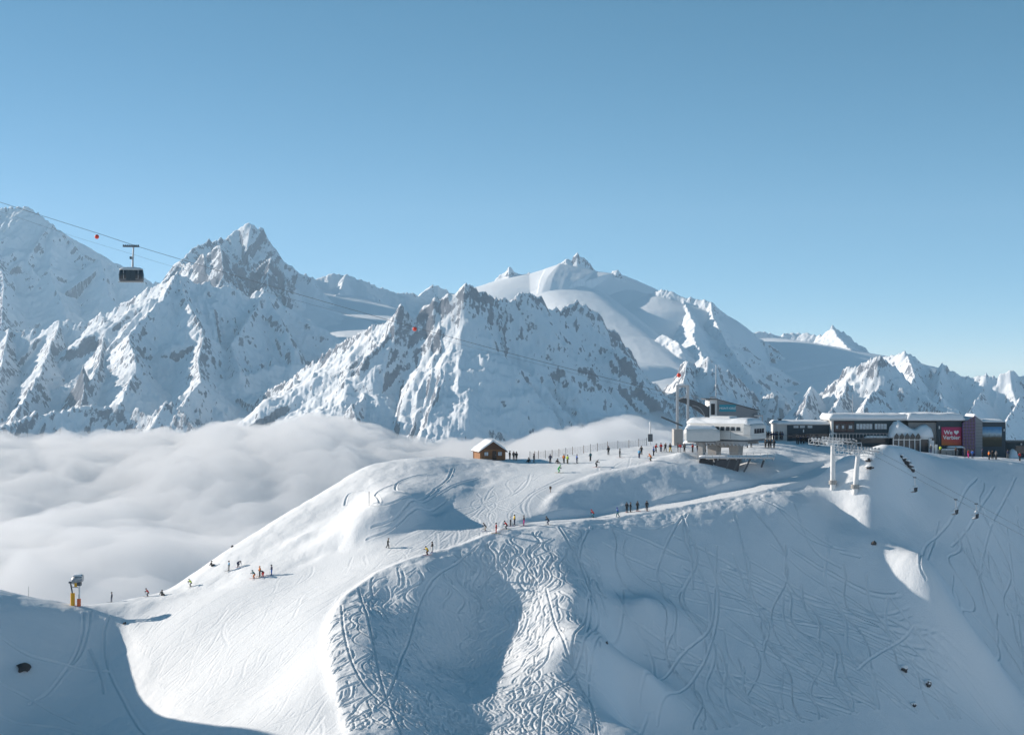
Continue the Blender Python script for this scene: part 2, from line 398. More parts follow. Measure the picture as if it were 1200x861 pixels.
    for pix in (((106, 716), (103, 740), (92, 770), (66, 800), (34, 826)), ((98, 718), (96, 745), (84, 775), (60, 808), (40, 822)), ((128, 722), (122, 745), (128, 785), (150, 830), (172, 861)), ((0, 746), (40, 770), (80, 780), (128, 786)),
                ((0, 800), (40, 822), (90, 848)), ((104, 760), (118, 790), (122, 812)), ((0, 838), (60, 852), (100, 861))):
        px_track(pix, w=.2, depth=.26, berm=.1)
    # light ski marks on the groomed piste
    fp = masker(PISTE)
    for i in range(230):
        for _ in range(60):
            px, py = random.uniform(150, 780), random.uniform(530, 850); g = ground(px, py)
            if fp(g.x, g.y): break
        track(run_down(g.x, g.y, random.randint(14, 60), random.uniform(.15, .9), random.uniform(16, 34), random.uniform(-.3, .3), fp, step=1.2), w=random.uniform(.14, .24), depth=random.uniform(.02, .05), berm=.02)
ZZ += TRK
# rough lip along the piste edges and road
_lip = [tuple(ground(*p)) for p in ((412, 858), (393, 800), (384, 750), (390, 720), (404, 700), (442, 672), (502, 650), (562, 632), (620, 615), (700, 611), (760, 601), (830, 588), (900, 575))]
_d, _, _t = polydist(_lip, XX, YY)
ZZ += .2 * np.exp(-(_d / .9) ** 2) * (1 + .6 * fbm(_t / 3, _d, 2)) + .16 * np.exp(-((_d - 2) / 2.2) ** 2) * (1 - GM) * fbm(XX / 1.2, YY / 1.2, 3)

def snow_mat():
    m = bpy.data.materials.new('snow'); m.use_nodes = True; n = m.node_tree; L = n.links; N = n.nodes.new; b = n.nodes['Principled BSDF']
    b.inputs['Roughness'].default_value = .65; b.inputs['Specular IOR Level'].default_value = .25
    tc = N('ShaderNodeTexCoord')
    t1 = N('ShaderNodeTexNoise'); t1.inputs['Scale'].default_value = .12; t1.inputs['Detail'].default_value = 5; L.new(tc.outputs['Object'], t1.inputs['Vector'])
    mx = N('ShaderNodeMix'); mx.data_type = 'RGBA'; mx.inputs[6].default_value = (.84, .88, .915, 1); mx.inputs[7].default_value = (.88, .91, .935, 1)
    L.new(t1.outputs[0], mx.inputs[0]); L.new(mx.outputs[2], b.inputs['Base Color'])
    t2 = N('ShaderNodeTexNoise'); t2.inputs['Scale'].default_value = 2.2; t2.inputs['Detail'].default_value = 5; t2.inputs['Roughness'].default_value = .65; L.new(tc.outputs['Object'], t2.inputs['Vector'])
    t2.inputs['Scale'].default_value = 3.2; bp = N('ShaderNodeBump'); bp.inputs['Strength'].default_value = .5; bp.inputs['Distance'].default_value = .14
    L.new(t2.outputs[0], bp.inputs['Height']); L.new(bp.outputs[0], b.inputs['Normal'])
    return m
M_SNOW = snow_mat()
slope_obj = grid_mesh('ski_slope', GX, GY, ZZ); tag(slope_obj, kind='structure'); slope_obj.data.materials.append(M_SNOW)
# ------------------------------------------------------------ the mountains: ranges of crests and spurs
def snow_rock():
    m = bpy.data.materials.new('snowy_rock'); m.use_nodes = True
    n = m.node_tree; L = n.links; b = n.nodes['Principled BSDF']; b.inputs['Roughness'].default_value = .85
    b.inputs['Specular IOR Level'].default_value = .15
    N = n.nodes.new
    tc = N('ShaderNodeTexCoord')
    at = N('ShaderNodeAttribute'); at.attribute_name = 'rock'
    def noise(scale, det, rough=.6):
        t = N('ShaderNodeTexNoise'); t.inputs['Scale'].default_value = scale; t.inputs['Detail'].default_value = det
        t.inputs['Roughness'].default_value = rough; L.new(tc.outputs['Object'], t.inputs['Vector']); return t
    mp = N('ShaderNodeMapping'); mp.inputs['Scale'].default_value = (1, 1, .75); L.new(tc.outputs['Object'], mp.inputs['Vector'])
    n1 = noise(1 / 11, 7, .75); L.new(mp.outputs[0], n1.inputs['Vector']); n2 = noise(1 / 90, 4); n3 = noise(1 / 130, 4, .6)
    a0 = N('ShaderNodeMath'); a0.operation = 'MULTIPLY_ADD'; L.new(n1.outputs[0], a0.inputs[0]); a0.inputs[1].default_value = 1.05; L.new(at.outputs['Fac'], a0.inputs[2])
    a = N('ShaderNodeMath'); a.operation = 'MULTIPLY_ADD'; L.new(n3.outputs[0], a.inputs[0]); a.inputs[1].default_value = .55; L.new(a0.outputs[0], a.inputs[2])
    mr = N('ShaderNodeMapRange'); mr.interpolation_type = 'SMOOTHSTEP'; L.new(a.outputs[0], mr.inputs[0])
    mr.inputs[1].default_value = 1.285; mr.inputs[2].default_value = 1.39
    rc = N('ShaderNodeValToRGB'); L.new(n2.outputs[0], rc.inputs[0])
    rc.color_ramp.elements[0].position = .3; rc.color_ramp.elements[0].color = (.12, .14, .18, 1)
    rc.color_ramp.elements[1].position = .7; rc.color_ramp.elements[1].color = (.28, .30, .345, 1)
    mx = N('ShaderNodeMix'); mx.data_type = 'RGBA'; L.new(mr.outputs[0], mx.inputs[0])
    mx.inputs[6].default_value = (.85, .885, .92, 1); L.new(rc.outputs[0], mx.inputs[7]); L.new(mx.outputs[2], b.inputs['Base Color'])
    bp = N('ShaderNodeBump'); bp.inputs['Distance'].default_value = 11; L.new(n1.outputs[0], bp.inputs['Height'])
    bs = N('ShaderNodeMapRange'); L.new(at.outputs['Fac'], bs.inputs[0]); bs.inputs[1].default_value = .1; bs.inputs[2].default_value = .75
    bs.inputs[3].default_value = .1; bs.inputs[4].default_value = 1.0; L.new(bs.outputs[0], bp.inputs['Strength'])
    L.new(bp.outputs[0], b.inputs['Normal'])
    return m
M_ROCK = snow_rock()

def ridge(pts, slope=42, flute=.5, crag=10, lam=130, ease=None, rock=1.0, w=1e9):
    return dict(w=w, p=[tuple(W3(*q)) for q in pts], s=math.tan(R(slope)), fl=flute, cr=crag, lam=lam, ease=ease, rock=rock)

def spurs(crest, n, slope, length, seed, turn=40, aim=-90, sub=2, t0=0.02, t1=.98):
    """side crests that leave a main crest and wander down its face, each with a few branches of its own"""
    rr = random.Random(seed); P_ = [Vector(q) for q in crest['p']]; seg = [(b - a).length for a, b in zip(P_[:-1], P_[1:])]; tot = sum(seg); out = []
    def walk(p, ang, L_, k, fl):
        q = [tuple(p)]; z = p.z; x, y = p.x, p.y; nseg = 4
        for i in range(nseg):
            ang += R(rr.uniform(-26, 26)); st = L_ / nseg * rr.uniform(.7, 1.3); x += math.cos(ang) * st; y += math.sin(ang) * st
            z -= math.tan(R(slope)) * st * k * rr.uniform(.75, 1.15); q.append((x, y, z))
        out.append(dict(p=q, s=math.tan(R(slope + 6)), fl=fl, cr=9, lam=rr.uniform(60, 110), ease=None, rock=crest['rock'], w=1e9, spur=1)); return q, ang
    for i in range(n):
        t = tot * (t0 + (t1 - t0) * (i + rr.uniform(.15, .85)) / n); j = 0
        while j < len(seg) - 1 and t > seg[j]: t -= seg[j]; j += 1
        p = P_[j].lerp(P_[j + 1], min(t / seg[j], 1)); p = Vector((p.x, p.y, p.z - rr.uniform(2, 14)))
        q, an = walk(p, R(aim + rr.uniform(-turn, turn)), length * rr.uniform(.55, 1.25), rr.uniform(.78, .98), .5)
        for b in range(sub):
            w_ = Vector(q[rr.choice((1, 2, 3))]); walk(w_, an + R(rr.choice((-1, 1)) * rr.uniform(25, 60)), length * rr.uniform(.2, .45), rr.uniform(.75, .95), .45)
    return out

def mountain(name, u0, u1, y0, y1, ridges, ustep=1.05, ystep=7.5, rough=9.0, floor=-420, seed=0):
    k = 2.2 if globals().get('COARSE') else 1.0
    us = (np.arange(u0, u1, ustep * k) - CX) / FPX; ys = np.arange(y0, y1, ystep * k)
    U, Y = np.meshgrid(us, ys); X = U * Y
    s = 31.7 * seed
    wx = fbm(X / 260 + s, Y / 260, 3) * 70 + fbm(X / 60 - s, Y / 60, 2) * 12
    wy = fbm(X / 260 + 50, Y / 260 + s, 3) * 70 + fbm(X / 60 + 9, Y / 60 - s, 2) * 12
    H = np.full(X.shape, float(floor)); K = np.zeros(X.shape)
    for i, r in enumerate(ridges):
        if r.get('spur'):
            ya = min(q[1] for q in r['p']) - 420; yb = max(q[1] for q in r['p']) + 260
            j0, j1 = np.searchsorted(ys, [ya, yb]); k0, k1 = np.searchsorted(us, [min(q[0] / q[1] for q in r['p']) - .075, max(q[0] / q[1] for q in r['p']) + .075])
            sl = (slice(j0, j1), slice(k0, k1)); Xs, Ys = X[sl], Y[sl]
            if Xs.size == 0: continue
            d, hz, t = polydist(r['p'], Xs + wx[sl] * .55, Ys + wy[sl] * .55)
            fl = ridged(t / r['lam'] + 13 * i + s, d / (r['lam'] * 4) + s, 3) - .62
            h = hz - r['s'] * (d * .85 + 25 * (1 - np.exp(-d / 45))) + fl * np.minimum(d, 200) * r['fl'] * .8
            h += (np.abs(vnoise(t / 30 + 3 * i, np.zeros_like(t) + i * 1.7)) - .3) * r['cr'] * np.exp(-d / 30)
            m = h > H[sl]; H[sl] = np.where(m, h, H[sl]); K[sl] = np.where(m, r['rock'], K[sl]); continue
        hx = wx; hy = wy
        d, hz, t = polydist(r['p'], X + hx * r['fl'] * .9, Y + hy * r['fl'] * .9)
        # the crest itself stays where it is: warp fades in away from it
        d0, hz0, t0 = polydist(r['p'], X, Y); f = smooth01(d0 / 160)
        d = d0 * (1 - f) + d * f; hz = hz0 * (1 - f) + hz * f; t = t0 * (1 - f) + t * f
        fl = ridged(t / r['lam'] + 13 * i + s, d / (r['lam'] * 5) + s, 3) - .62
        fl2 = ridged(t / (r['lam'] * 2.7) + 5 * i + s, d / (r['lam'] * 9) - s, 2) - .6
        f1 = np.minimum(d, 330) * r['fl']
        if r['ease']: drop = r['s'] * (d + r['ease'] * (np.exp(-d / r['ease']) - 1))
        else: drop = r['s'] * (d * .82 + 70 * (1 - np.exp(-d / 70)) * .6)
        drop = drop + 1.1 * (np.clip(d0 - r['w'] + 180, 0, 360) ** 2 / 720 + np.maximum(d0 - r['w'] - 180, 0))
        cr = (np.abs(vnoise(t0 / 38 + 3 * i + s, np.zeros_like(t0) + s)) + .6 * np.abs(vnoise(t0 / 15 + s, np.zeros_like(t0) + 7 + s)) - .35) * r['cr'] * np.exp(-d0 / 35)
        h = hz - drop + fl * f1 * .75 + fl2 * f1 * .9 + cr
        m = h > H; H = np.where(m, h, H)
        K = np.where(m, r['rock'] * np.where(r['fl'] > .05, 1, 0), K)
    H = H + (ridged(X / 70 + s, Y / 70, 4) - .6) * rough * (.24 + .76 * K) + (ridged(X / 190 - s, Y / 190, 3) - .6) * rough * 3.2 * K + (ridged(X / 30 + s, Y / 30, 3) - .6) * rough * .55 * K + (ridged(X / 42 + 3 * s, Y / 42, 3) - .6) * rough * 1.1 * K + (ridged(X / 19 - s, Y / 19, 2) - .6) * rough * .5 * K
    o = grid_mesh(name, None, None, H, XX=X, YY=Y)
    gy = np.gradient(H, axis=0) / (ystep * k); gx = np.gradient(H, axis=1) / (ustep * k / FPX * Y)
    st = np.hypot(gx, gy - U * gx)
    rk = np.clip((st - .8) / 1.6, 0, .72) * K + .10 * (K - 1)
    at = o.data.attributes.new('rock', 'FLOAT', 'POINT'); at.data.foreach_set('value', rk.astype(np.float32).ravel())
    o.data.materials.append(M_ROCK); tag(o, kind='structure')
    return o

A_CREST = ridge([(-140, 300, 9600), (-40, 262, 9500), (0, 246, 9500), (30, 241, 9500), (45, 250, 9450), (62, 264, 9400), (80, 284, 9350), (96, 300, 9300), (108, 311, 9250), (118, 303, 9200), (128, 309, 9200), (140, 325, 9100), (165, 331, 9050), (190, 335, 9000), (230, 345, 9000)], 36, .34, 24, 150)
mountain('mountain', -130, 330, 7600, 10400, [
    A_CREST,
    ridge([(0, 246, 9500), (-8, 280, 9200), (5, 330, 8800), (2, 380, 8400), (-20, 430, 8000)], 44, .5, 20),
    ridge([(62, 264, 9400), (58, 320, 9000), (75, 360, 8700), (84, 400, 8300)], 33, .45, 10),
    ridge([(118, 303, 9200), (128, 345, 8900), (150, 375, 8600)], 33, .4, 10)] + spurs(A_CREST, 9, 37, 500, 11, sub=1), seed=1)
B_CREST = ridge([(190, 340, 7600), (200, 325, 7700), (207, 311, 7750), (222, 294, 7800), (240, 284, 7900), (262, 277, 8000), (280, 268, 8050), (295, 261, 8050), (308, 273, 8050), (322, 291, 8000), (333, 307, 7950), (350, 318, 7950), (365, 328, 7900)], 43, .35, 26, 110)
B_TOWERS = ridge([(203, 322, 7500), (213, 308, 7450), (226, 311, 7350), (240, 300, 7300), (258, 287, 7300), (268, 304, 7300), (283, 312, 7300), (300, 318, 7300), (318, 303, 7350), (328, 318, 7300), (342, 330, 7250)], 55, .55, 36, 70)
mountain('mountain', 140, 620, 6300, 9600, [
    B_CREST,
    B_TOWERS,
    ridge([(258, 287, 7300), (262, 320, 7150), (250, 350, 7000)], 52, .5, 20, 80),
    ridge([(318, 303, 7350), (312, 325, 7200), (318, 350, 7050)], 50, .5, 20, 80),
    ridge([(350, 320, 8500), (370, 327, 8600), (388, 324, 8600), (405, 319, 8600), (420, 326, 8600), (440, 336, 8650), (470, 344, 8700), (490, 346, 8900), (505, 335, 9000), (525, 340, 9000), (545, 350, 9000), (600, 365, 9000)], 33, .4, 22, 120),
    ridge([(405, 319, 8600), (398, 345, 8350), (380, 352, 8200)], 36, .35, 14),
    ridge([(360, 338, 8450), (390, 352, 8150), (430, 368, 7500), (480, 392, 6700), (500, 410, 6400)], 8, 0, 0, rock=0, ease=200, w=420),
    ridge([(340, 345, 7300), (360, 352, 7300), (390, 362, 7400)], 24, .1, 4, rock=.5)] + spurs(B_CREST, 6, 44, 260, 21, sub=1) + spurs(B_TOWERS, 9, 50, 260, 22, sub=1), seed=2)
C_CREST = ridge([(-140, 372, 6850), (-60, 384, 6776), (0, 388, 6720), (25, 390, 6696), (52, 387, 6670), (66, 381, 6657), (104, 380, 6620), (122, 369, 6591), (146, 361, 6551), (174, 340, 6506), (208, 319, 6450), (232, 331, 6482), (262, 339, 6522), (290, 347, 6560), (311, 340, 6590), (325, 362, 6611), (340, 383, 6633), (352, 398, 6650)], 38, .45, 15, 120)
C_LOW = ridge([(-40, 508, 5250), (10, 502, 5250), (30, 490, 5280), (60, 486, 5300), (100, 476, 5320), (130, 474, 5330), (160, 480, 5300), (178, 492, 5250), (195, 470, 5220), (208, 480, 5200), (232, 506, 5100)], 46, .5, 16, 90)
mountain('mountain', -140, 480, 4700, 7400, [
    C_CREST,
    ridge([(208, 319, 6450), (192, 348, 6250), (166, 374, 6100), (150, 397, 5950), (160, 425, 5700)], 42, .4, 10),
    ridge([(208, 319, 6450), (222, 360, 6200), (240, 392, 6000), (232, 425, 5750), (236, 452, 5500), (205, 485, 5250)], 43, .55, 14),
    ridge([(311, 340, 6590), (292, 375, 6330), (270, 405, 6100), (282, 440, 5800)], 40, .5, 10),
    ridge([(122, 369, 6590), (121, 400, 6250), (116, 432, 5800), (100, 462, 5550)], 46, .55, 18, 90),
    ridge([(97, 433, 5680), (99, 455, 5560), (95, 478, 5430)], 58, .5, 24, 70),
    ridge([(70, 382, 6650), (55, 420, 6150), (40, 452, 5650), (18, 490, 5350)], 43, .5, 14),
    ridge([(10, 390, 6700), (2, 430, 6150), (-15, 470, 5500)], 43, .5, 14),
    ridge([(148, 400, 5950), (158, 440, 5650), (140, 475, 5350)], 40, .5, 12),
    C_LOW,
    ridge([(236, 452, 5700), (255, 446, 5800), (275, 450, 5800), (300, 440, 5900), (330, 430, 6000), (360, 432, 6000)], 24, .25, 6),
    ridge([(225, 482, 5400), (245, 476, 5450), (262, 484, 5400)], 36, .4, 12)] + spurs(C_CREST, 14, 40, 420, 31) + spurs(C_LOW, 8, 44, 160, 32, sub=1), rough=12, seed=3)
E_CREST = ridge([(225, 525, 5750), (250, 506, 5700), (300, 470, 5600), (345, 438, 5510), (400, 409, 5400), (440, 384, 5306), (458, 374, 5264), (468, 359, 5240), (486, 376, 5231), (510, 352, 5218), (545, 339, 5200), (562, 346, 5233), (580, 351, 5268), (600, 354, 5307), (612, 345, 5330), (628, 352, 5379), (640, 360, 5416), (655, 365, 5461), (672, 351, 5513), (684, 356, 5550), (700, 366, 5592), (710, 386, 5619), (730, 402, 5672), (748, 430, 5720), (775, 456, 5773), (800, 472, 5822), (840, 500, 5900)], 47, .5, 17, 105)
mountain('mountain', 180, 900, 4100, 6400, [
    E_CREST,
    ridge([(400, 409, 5400), (405, 440, 5180), (428, 462, 5000), (412, 480, 4880), (430, 510, 4700)], 44, .45, 8),
    ridge([(345, 438, 5500), (346, 465, 5300), (330, 490, 5120)], 42, .45, 10),
    ridge([(430, 390, 5330), (440, 402, 5230), (446, 416, 5150)], 40, .3, 8)] + spurs(E_CREST, 17, 47, 420, 41) + spurs(E_CREST, 12, 46, 200, 42, sub=1), rough=12, seed=4)
F_CREST = ridge([(755, 346, 8800), (772, 341, 8700), (788, 343, 8650), (803, 348, 8600), (820, 352, 8550), (833, 355, 8500), (845, 365, 8500), (859, 375, 8500), (877, 388, 8500), (900, 410, 8500)], 38, .4, 16, 120)
mountain('mountain', 520, 1080, 6000, 9900, [
    ridge([(540, 352, 9000), (570, 334, 9000), (588, 324, 9000), (597, 311, 9000), (607, 323, 9000), (620, 320, 9000)], 40, .4, 22, 90),
    ridge([(620, 321, 9000), (640, 315, 9000), (658, 309, 8980), (700, 318, 8950), (722, 321, 8900), (741, 340, 8800), (765, 347, 8700)], 17, .03, 1, rock=.1, ease=60, w=520),
    ridge([(655, 309, 9000), (663, 301, 9000), (670, 303, 9000), (677, 297, 9000), (688, 306, 9000), (702, 319, 9000)], 46, .5, 22, 80),
    ridge([(716, 320, 8900), (724, 318, 8880), (732, 328, 8860), (741, 340, 8830), (755, 346, 8800)], 40, .4, 16, 90),
    F_CREST,
    ridge([(665, 335, 8600), (700, 365, 8000), (735, 395, 7500), (770, 430, 6900), (785, 450, 6500)], 9, .02, 0, rock=0, ease=150, w=260),
    ridge([(600, 345, 8700), (640, 372, 8000), (690, 420, 7000)], 9, .02, 0, rock=0, ease=150, w=500),
    ridge([(833, 355, 8500), (836, 372, 8250), (846, 392, 7950), (856, 410, 7650), (876, 436, 7200), (900, 465, 6700)], 42, .5, 12),
    ridge([(800, 352, 8600), (815, 380, 8000), (812, 395, 7600), (822, 415, 7200), (835, 440, 6800)], 35, .45, 14),
    ridge([(776, 392, 7500), (790, 398, 7400), (800, 412, 7200)], 30, .5, 10)] + spurs(F_CREST, 7, 40, 380, 51, aim=-60, sub=1), seed=5)
G_CREST = ridge([(1022, 424, 7750), (1039, 418, 7663), (1050, 417, 7606), (1061, 412, 7550), (1070, 417, 7540), (1078, 424, 7530), (1095, 436, 7510), (1104, 430, 7500), (1116, 436, 7465), (1130, 440, 7425), (1142, 442, 7390), (1156, 437, 7350), (1170, 440, 7338), (1186, 437, 7324), (1200, 443, 7312), (1240, 435, 7278), (1330, 450, 7200)], 40, .5, 14, 120)
mountain('mountain', 840, 1330, 6300, 10300, [
    ridge([(860, 392, 9600), (877, 389, 9500), (903, 391, 9500), (920, 393, 9500), (936, 391, 9500), (960, 395, 9400), (975, 386, 9300), (985, 389, 9300), (995, 395, 9250), (1009, 406, 9200), (1022, 417, 9100), (1050, 440, 9000)], 34, .4, 16, 130),
    ridge([(903, 396, 9300), (940, 402, 8900), (975, 412, 8500), (1005, 424, 8200), (1020, 440, 7900)], 10, .02, 0, rock=0, ease=120, w=750),
    ridge([(975, 386, 9300), (990, 404, 8900), (1005, 418, 8600), (1015, 440, 8200)], 36, .4, 10),
    G_CREST,
    ridge([(1061, 412, 7600), (1072, 440, 7250), (1060, 470, 6900), (1070, 500, 6500)], 42, .5, 12),
    ridge([(1104, 430, 7500), (1098, 455, 7200), (1108, 480, 6900), (1100, 510, 6500)], 43, .5, 12),
    ridge([(1156, 437, 7500), (1150, 462, 7200), (1136, 485, 6900), (1130, 515, 6500)], 43, .5, 12),
    ridge([(1200, 443, 7500), (1195, 470, 7150), (1180, 495, 6850), (1175, 520, 6500)], 43, .5, 12)] + spurs(G_CREST, 14, 41, 360, 61, aim=-105), seed=6)
H_CRAG = ridge([(770, 470, 6050), (788, 446, 6006), (797, 430, 5985), (806, 424, 5963), (818, 428, 5934), (832, 422, 5900), (842, 432, 5921), (856, 440, 5950), (870, 452, 5991), (890, 470, 6050)], 46, .6, 18, 80)
H_CREST = ridge([(885, 475, 6050), (905, 462, 6020), (930, 480, 5982), (951, 456, 5950), (964, 464, 5922), (980, 446, 5888), (995, 434, 5856), (1008, 430, 5829), (1017, 426, 5810), (1031, 420, 5780), (1042, 427, 5815), (1055, 440, 5857), (1075, 460, 5920), (1100, 490, 6000)], 44, .6, 16, 90)
mountain('mountain', 720, 1130, 4700, 6600, [
    H_CRAG,
    ridge([(806, 424, 5950), (800, 455, 5650), (806, 485, 5350), (790, 520, 5000)], 46, .6, 14),
    ridge([(842, 432, 6000), (838, 460, 5700), (846, 490, 5350), (836, 520, 5050)], 46, .6, 14),
    H_CREST,
    ridge([(951, 456, 5850), (944, 475, 5600), (932, 500, 5300)], 46, .6, 12),
    ridge([(995, 434, 6000), (990, 462, 5700), (972, 490, 5350), (965, 520, 5050)], 46, .6, 12),
    ridge([(1031, 420, 6000), (1030, 450, 5700), (1012, 480, 5400), (1010, 515, 5100)], 46, .6, 12)] + spurs(H_CRAG, 6, 46, 330, 71) + spurs(H_CREST, 11, 44, 340, 72, aim=-100), rough=12, seed=7)
# ------------------------------------------------------------ cloud sea in the valley, and the air
def volume_mat(name, col, dens, aniso=0.0):
    m = bpy.data.materials.new(name); m.use_nodes = True; n = m.node_tree; n.nodes.clear()
    v = n.nodes.new('ShaderNodeVolumePrincipled'); o = n.nodes.new('ShaderNodeOutputMaterial')
    v.inputs['Color'].default_value = (*col, 1); v.inputs['Density'].default_value = dens; v.inputs['Anisotropy'].default_value = aniso
    n.links.new(v.outputs[0], o.inputs['Volume']); return m
def cloud_top(X, Y):
    b = 1 - np.abs(fbm(X / 700 + 3.1, Y / 1700 + 1.7, 3, .45))           # billows
    b2 = 1 - np.abs(fbm(X / 230 - 8, Y / 600 + 4, 3, .5))
    b3 = 1 - np.abs(fbm(X / 75 - 2, Y / 190 + 9, 3, .5))
    t = -272 + 110 * (b - .75) + 54 * (b2 - .75) + 20 * (b3 - .75) + 45 * fbm(X / 900 + 5, Y / 1500, 2)
    return t
def cloud_sea():
    us = (np.arange(-330, 1530, 3.2) - CX) / FPX; ys = np.concatenate([np.arange(640, 1600, 12), np.arange(1600, 5600, 22)])
    U, Y = np.meshgrid(us, ys); X = U * Y
    Z = cloud_top(X, Y) + (38 + 34 * smooth01(1 - np.abs(X / Y * FPX + 230) / 260)) * smooth01((Y - 3000) / 1300)
    Z += 34 * smooth01(1 - np.abs(X / Y * FPX - 60) / 230) * smooth01((Y - 3300) / 900)
    Z -= 75 * smooth01((X / Y * FPX - 190) / 140)
    Z += 26 * (1 - 1.6 * np.abs(fbm(X / 110 + 40, Y / 150, 3))) * smooth01((Y - 3300) / 700)
    e = np.minimum(smooth01((Y - 640) / 160), np.minimum(smooth01((U - us[0]) / .04), smooth01((us[-1] - U) / .04)))
    Z = -395 + (Z + 395) * e - 2 * (e <= 0)
    o = grid_mesh('cloud_sea', None, None, Z, XX=X, YY=Y)
    bm = bmesh.new(); bm.from_mesh(o.data)                               # close it below
    be = [e_ for e_ in bm.edges if e_.is_boundary]
    r = bmesh.ops.extrude_edge_only(bm, edges=be)
    for v in [g for g in r['geom'] if isinstance(g, bmesh.types.BMVert)]: v.co.z = -410
    be = [e_ for e_ in bm.edges if e_.is_boundary]
    bmesh.ops.holes_fill(bm, edges=be, sides=0)
    bmesh.ops.recalc_face_normals(bm, faces=bm.faces)
    bm.to_mesh(o.data); bm.free()
    o.data.materials.append(volume_mat('valley_cloud', (.93, .935, .945), .0085, .2))
    tag(o, 'sea of grey white cloud filling the valley below the snowy peaks', None, kind='stuff')
    return o
cloud_sea()
def box_mesh(name, lo, hi, m):
    bm = bmesh.new(); bmesh.ops.create_cube(bm, size=1)
    for v in bm.verts: v.co = Vector([lo[i] + (v.co[i] + .5) * (hi[i] - lo[i]) for i in range(3)])
    me = bpy.data.meshes.new(name); bm.to_mesh(me); bm.free(); o = bpy.data.objects.new(name, me); COL.objects.link(o); me.materials.append(m); return o
HZ = box_mesh('haze', (-8000, -700, -431), (8000, 11500, 1100), volume_mat('mountain_air', (.58, .81, 1.0), 3.9e-5, 0.1))
tag(HZ, 'thin blue air between the viewer and the far peaks', None, kind='stuff')
vf = grid_mesh('valley_floor', np.linspace(-7900, 7900, 12), np.linspace(-690, 11400, 12), np.full((12, 12), -426.0)); tag(vf, kind='structure'); vf.data.materials.append(M_ROCK)
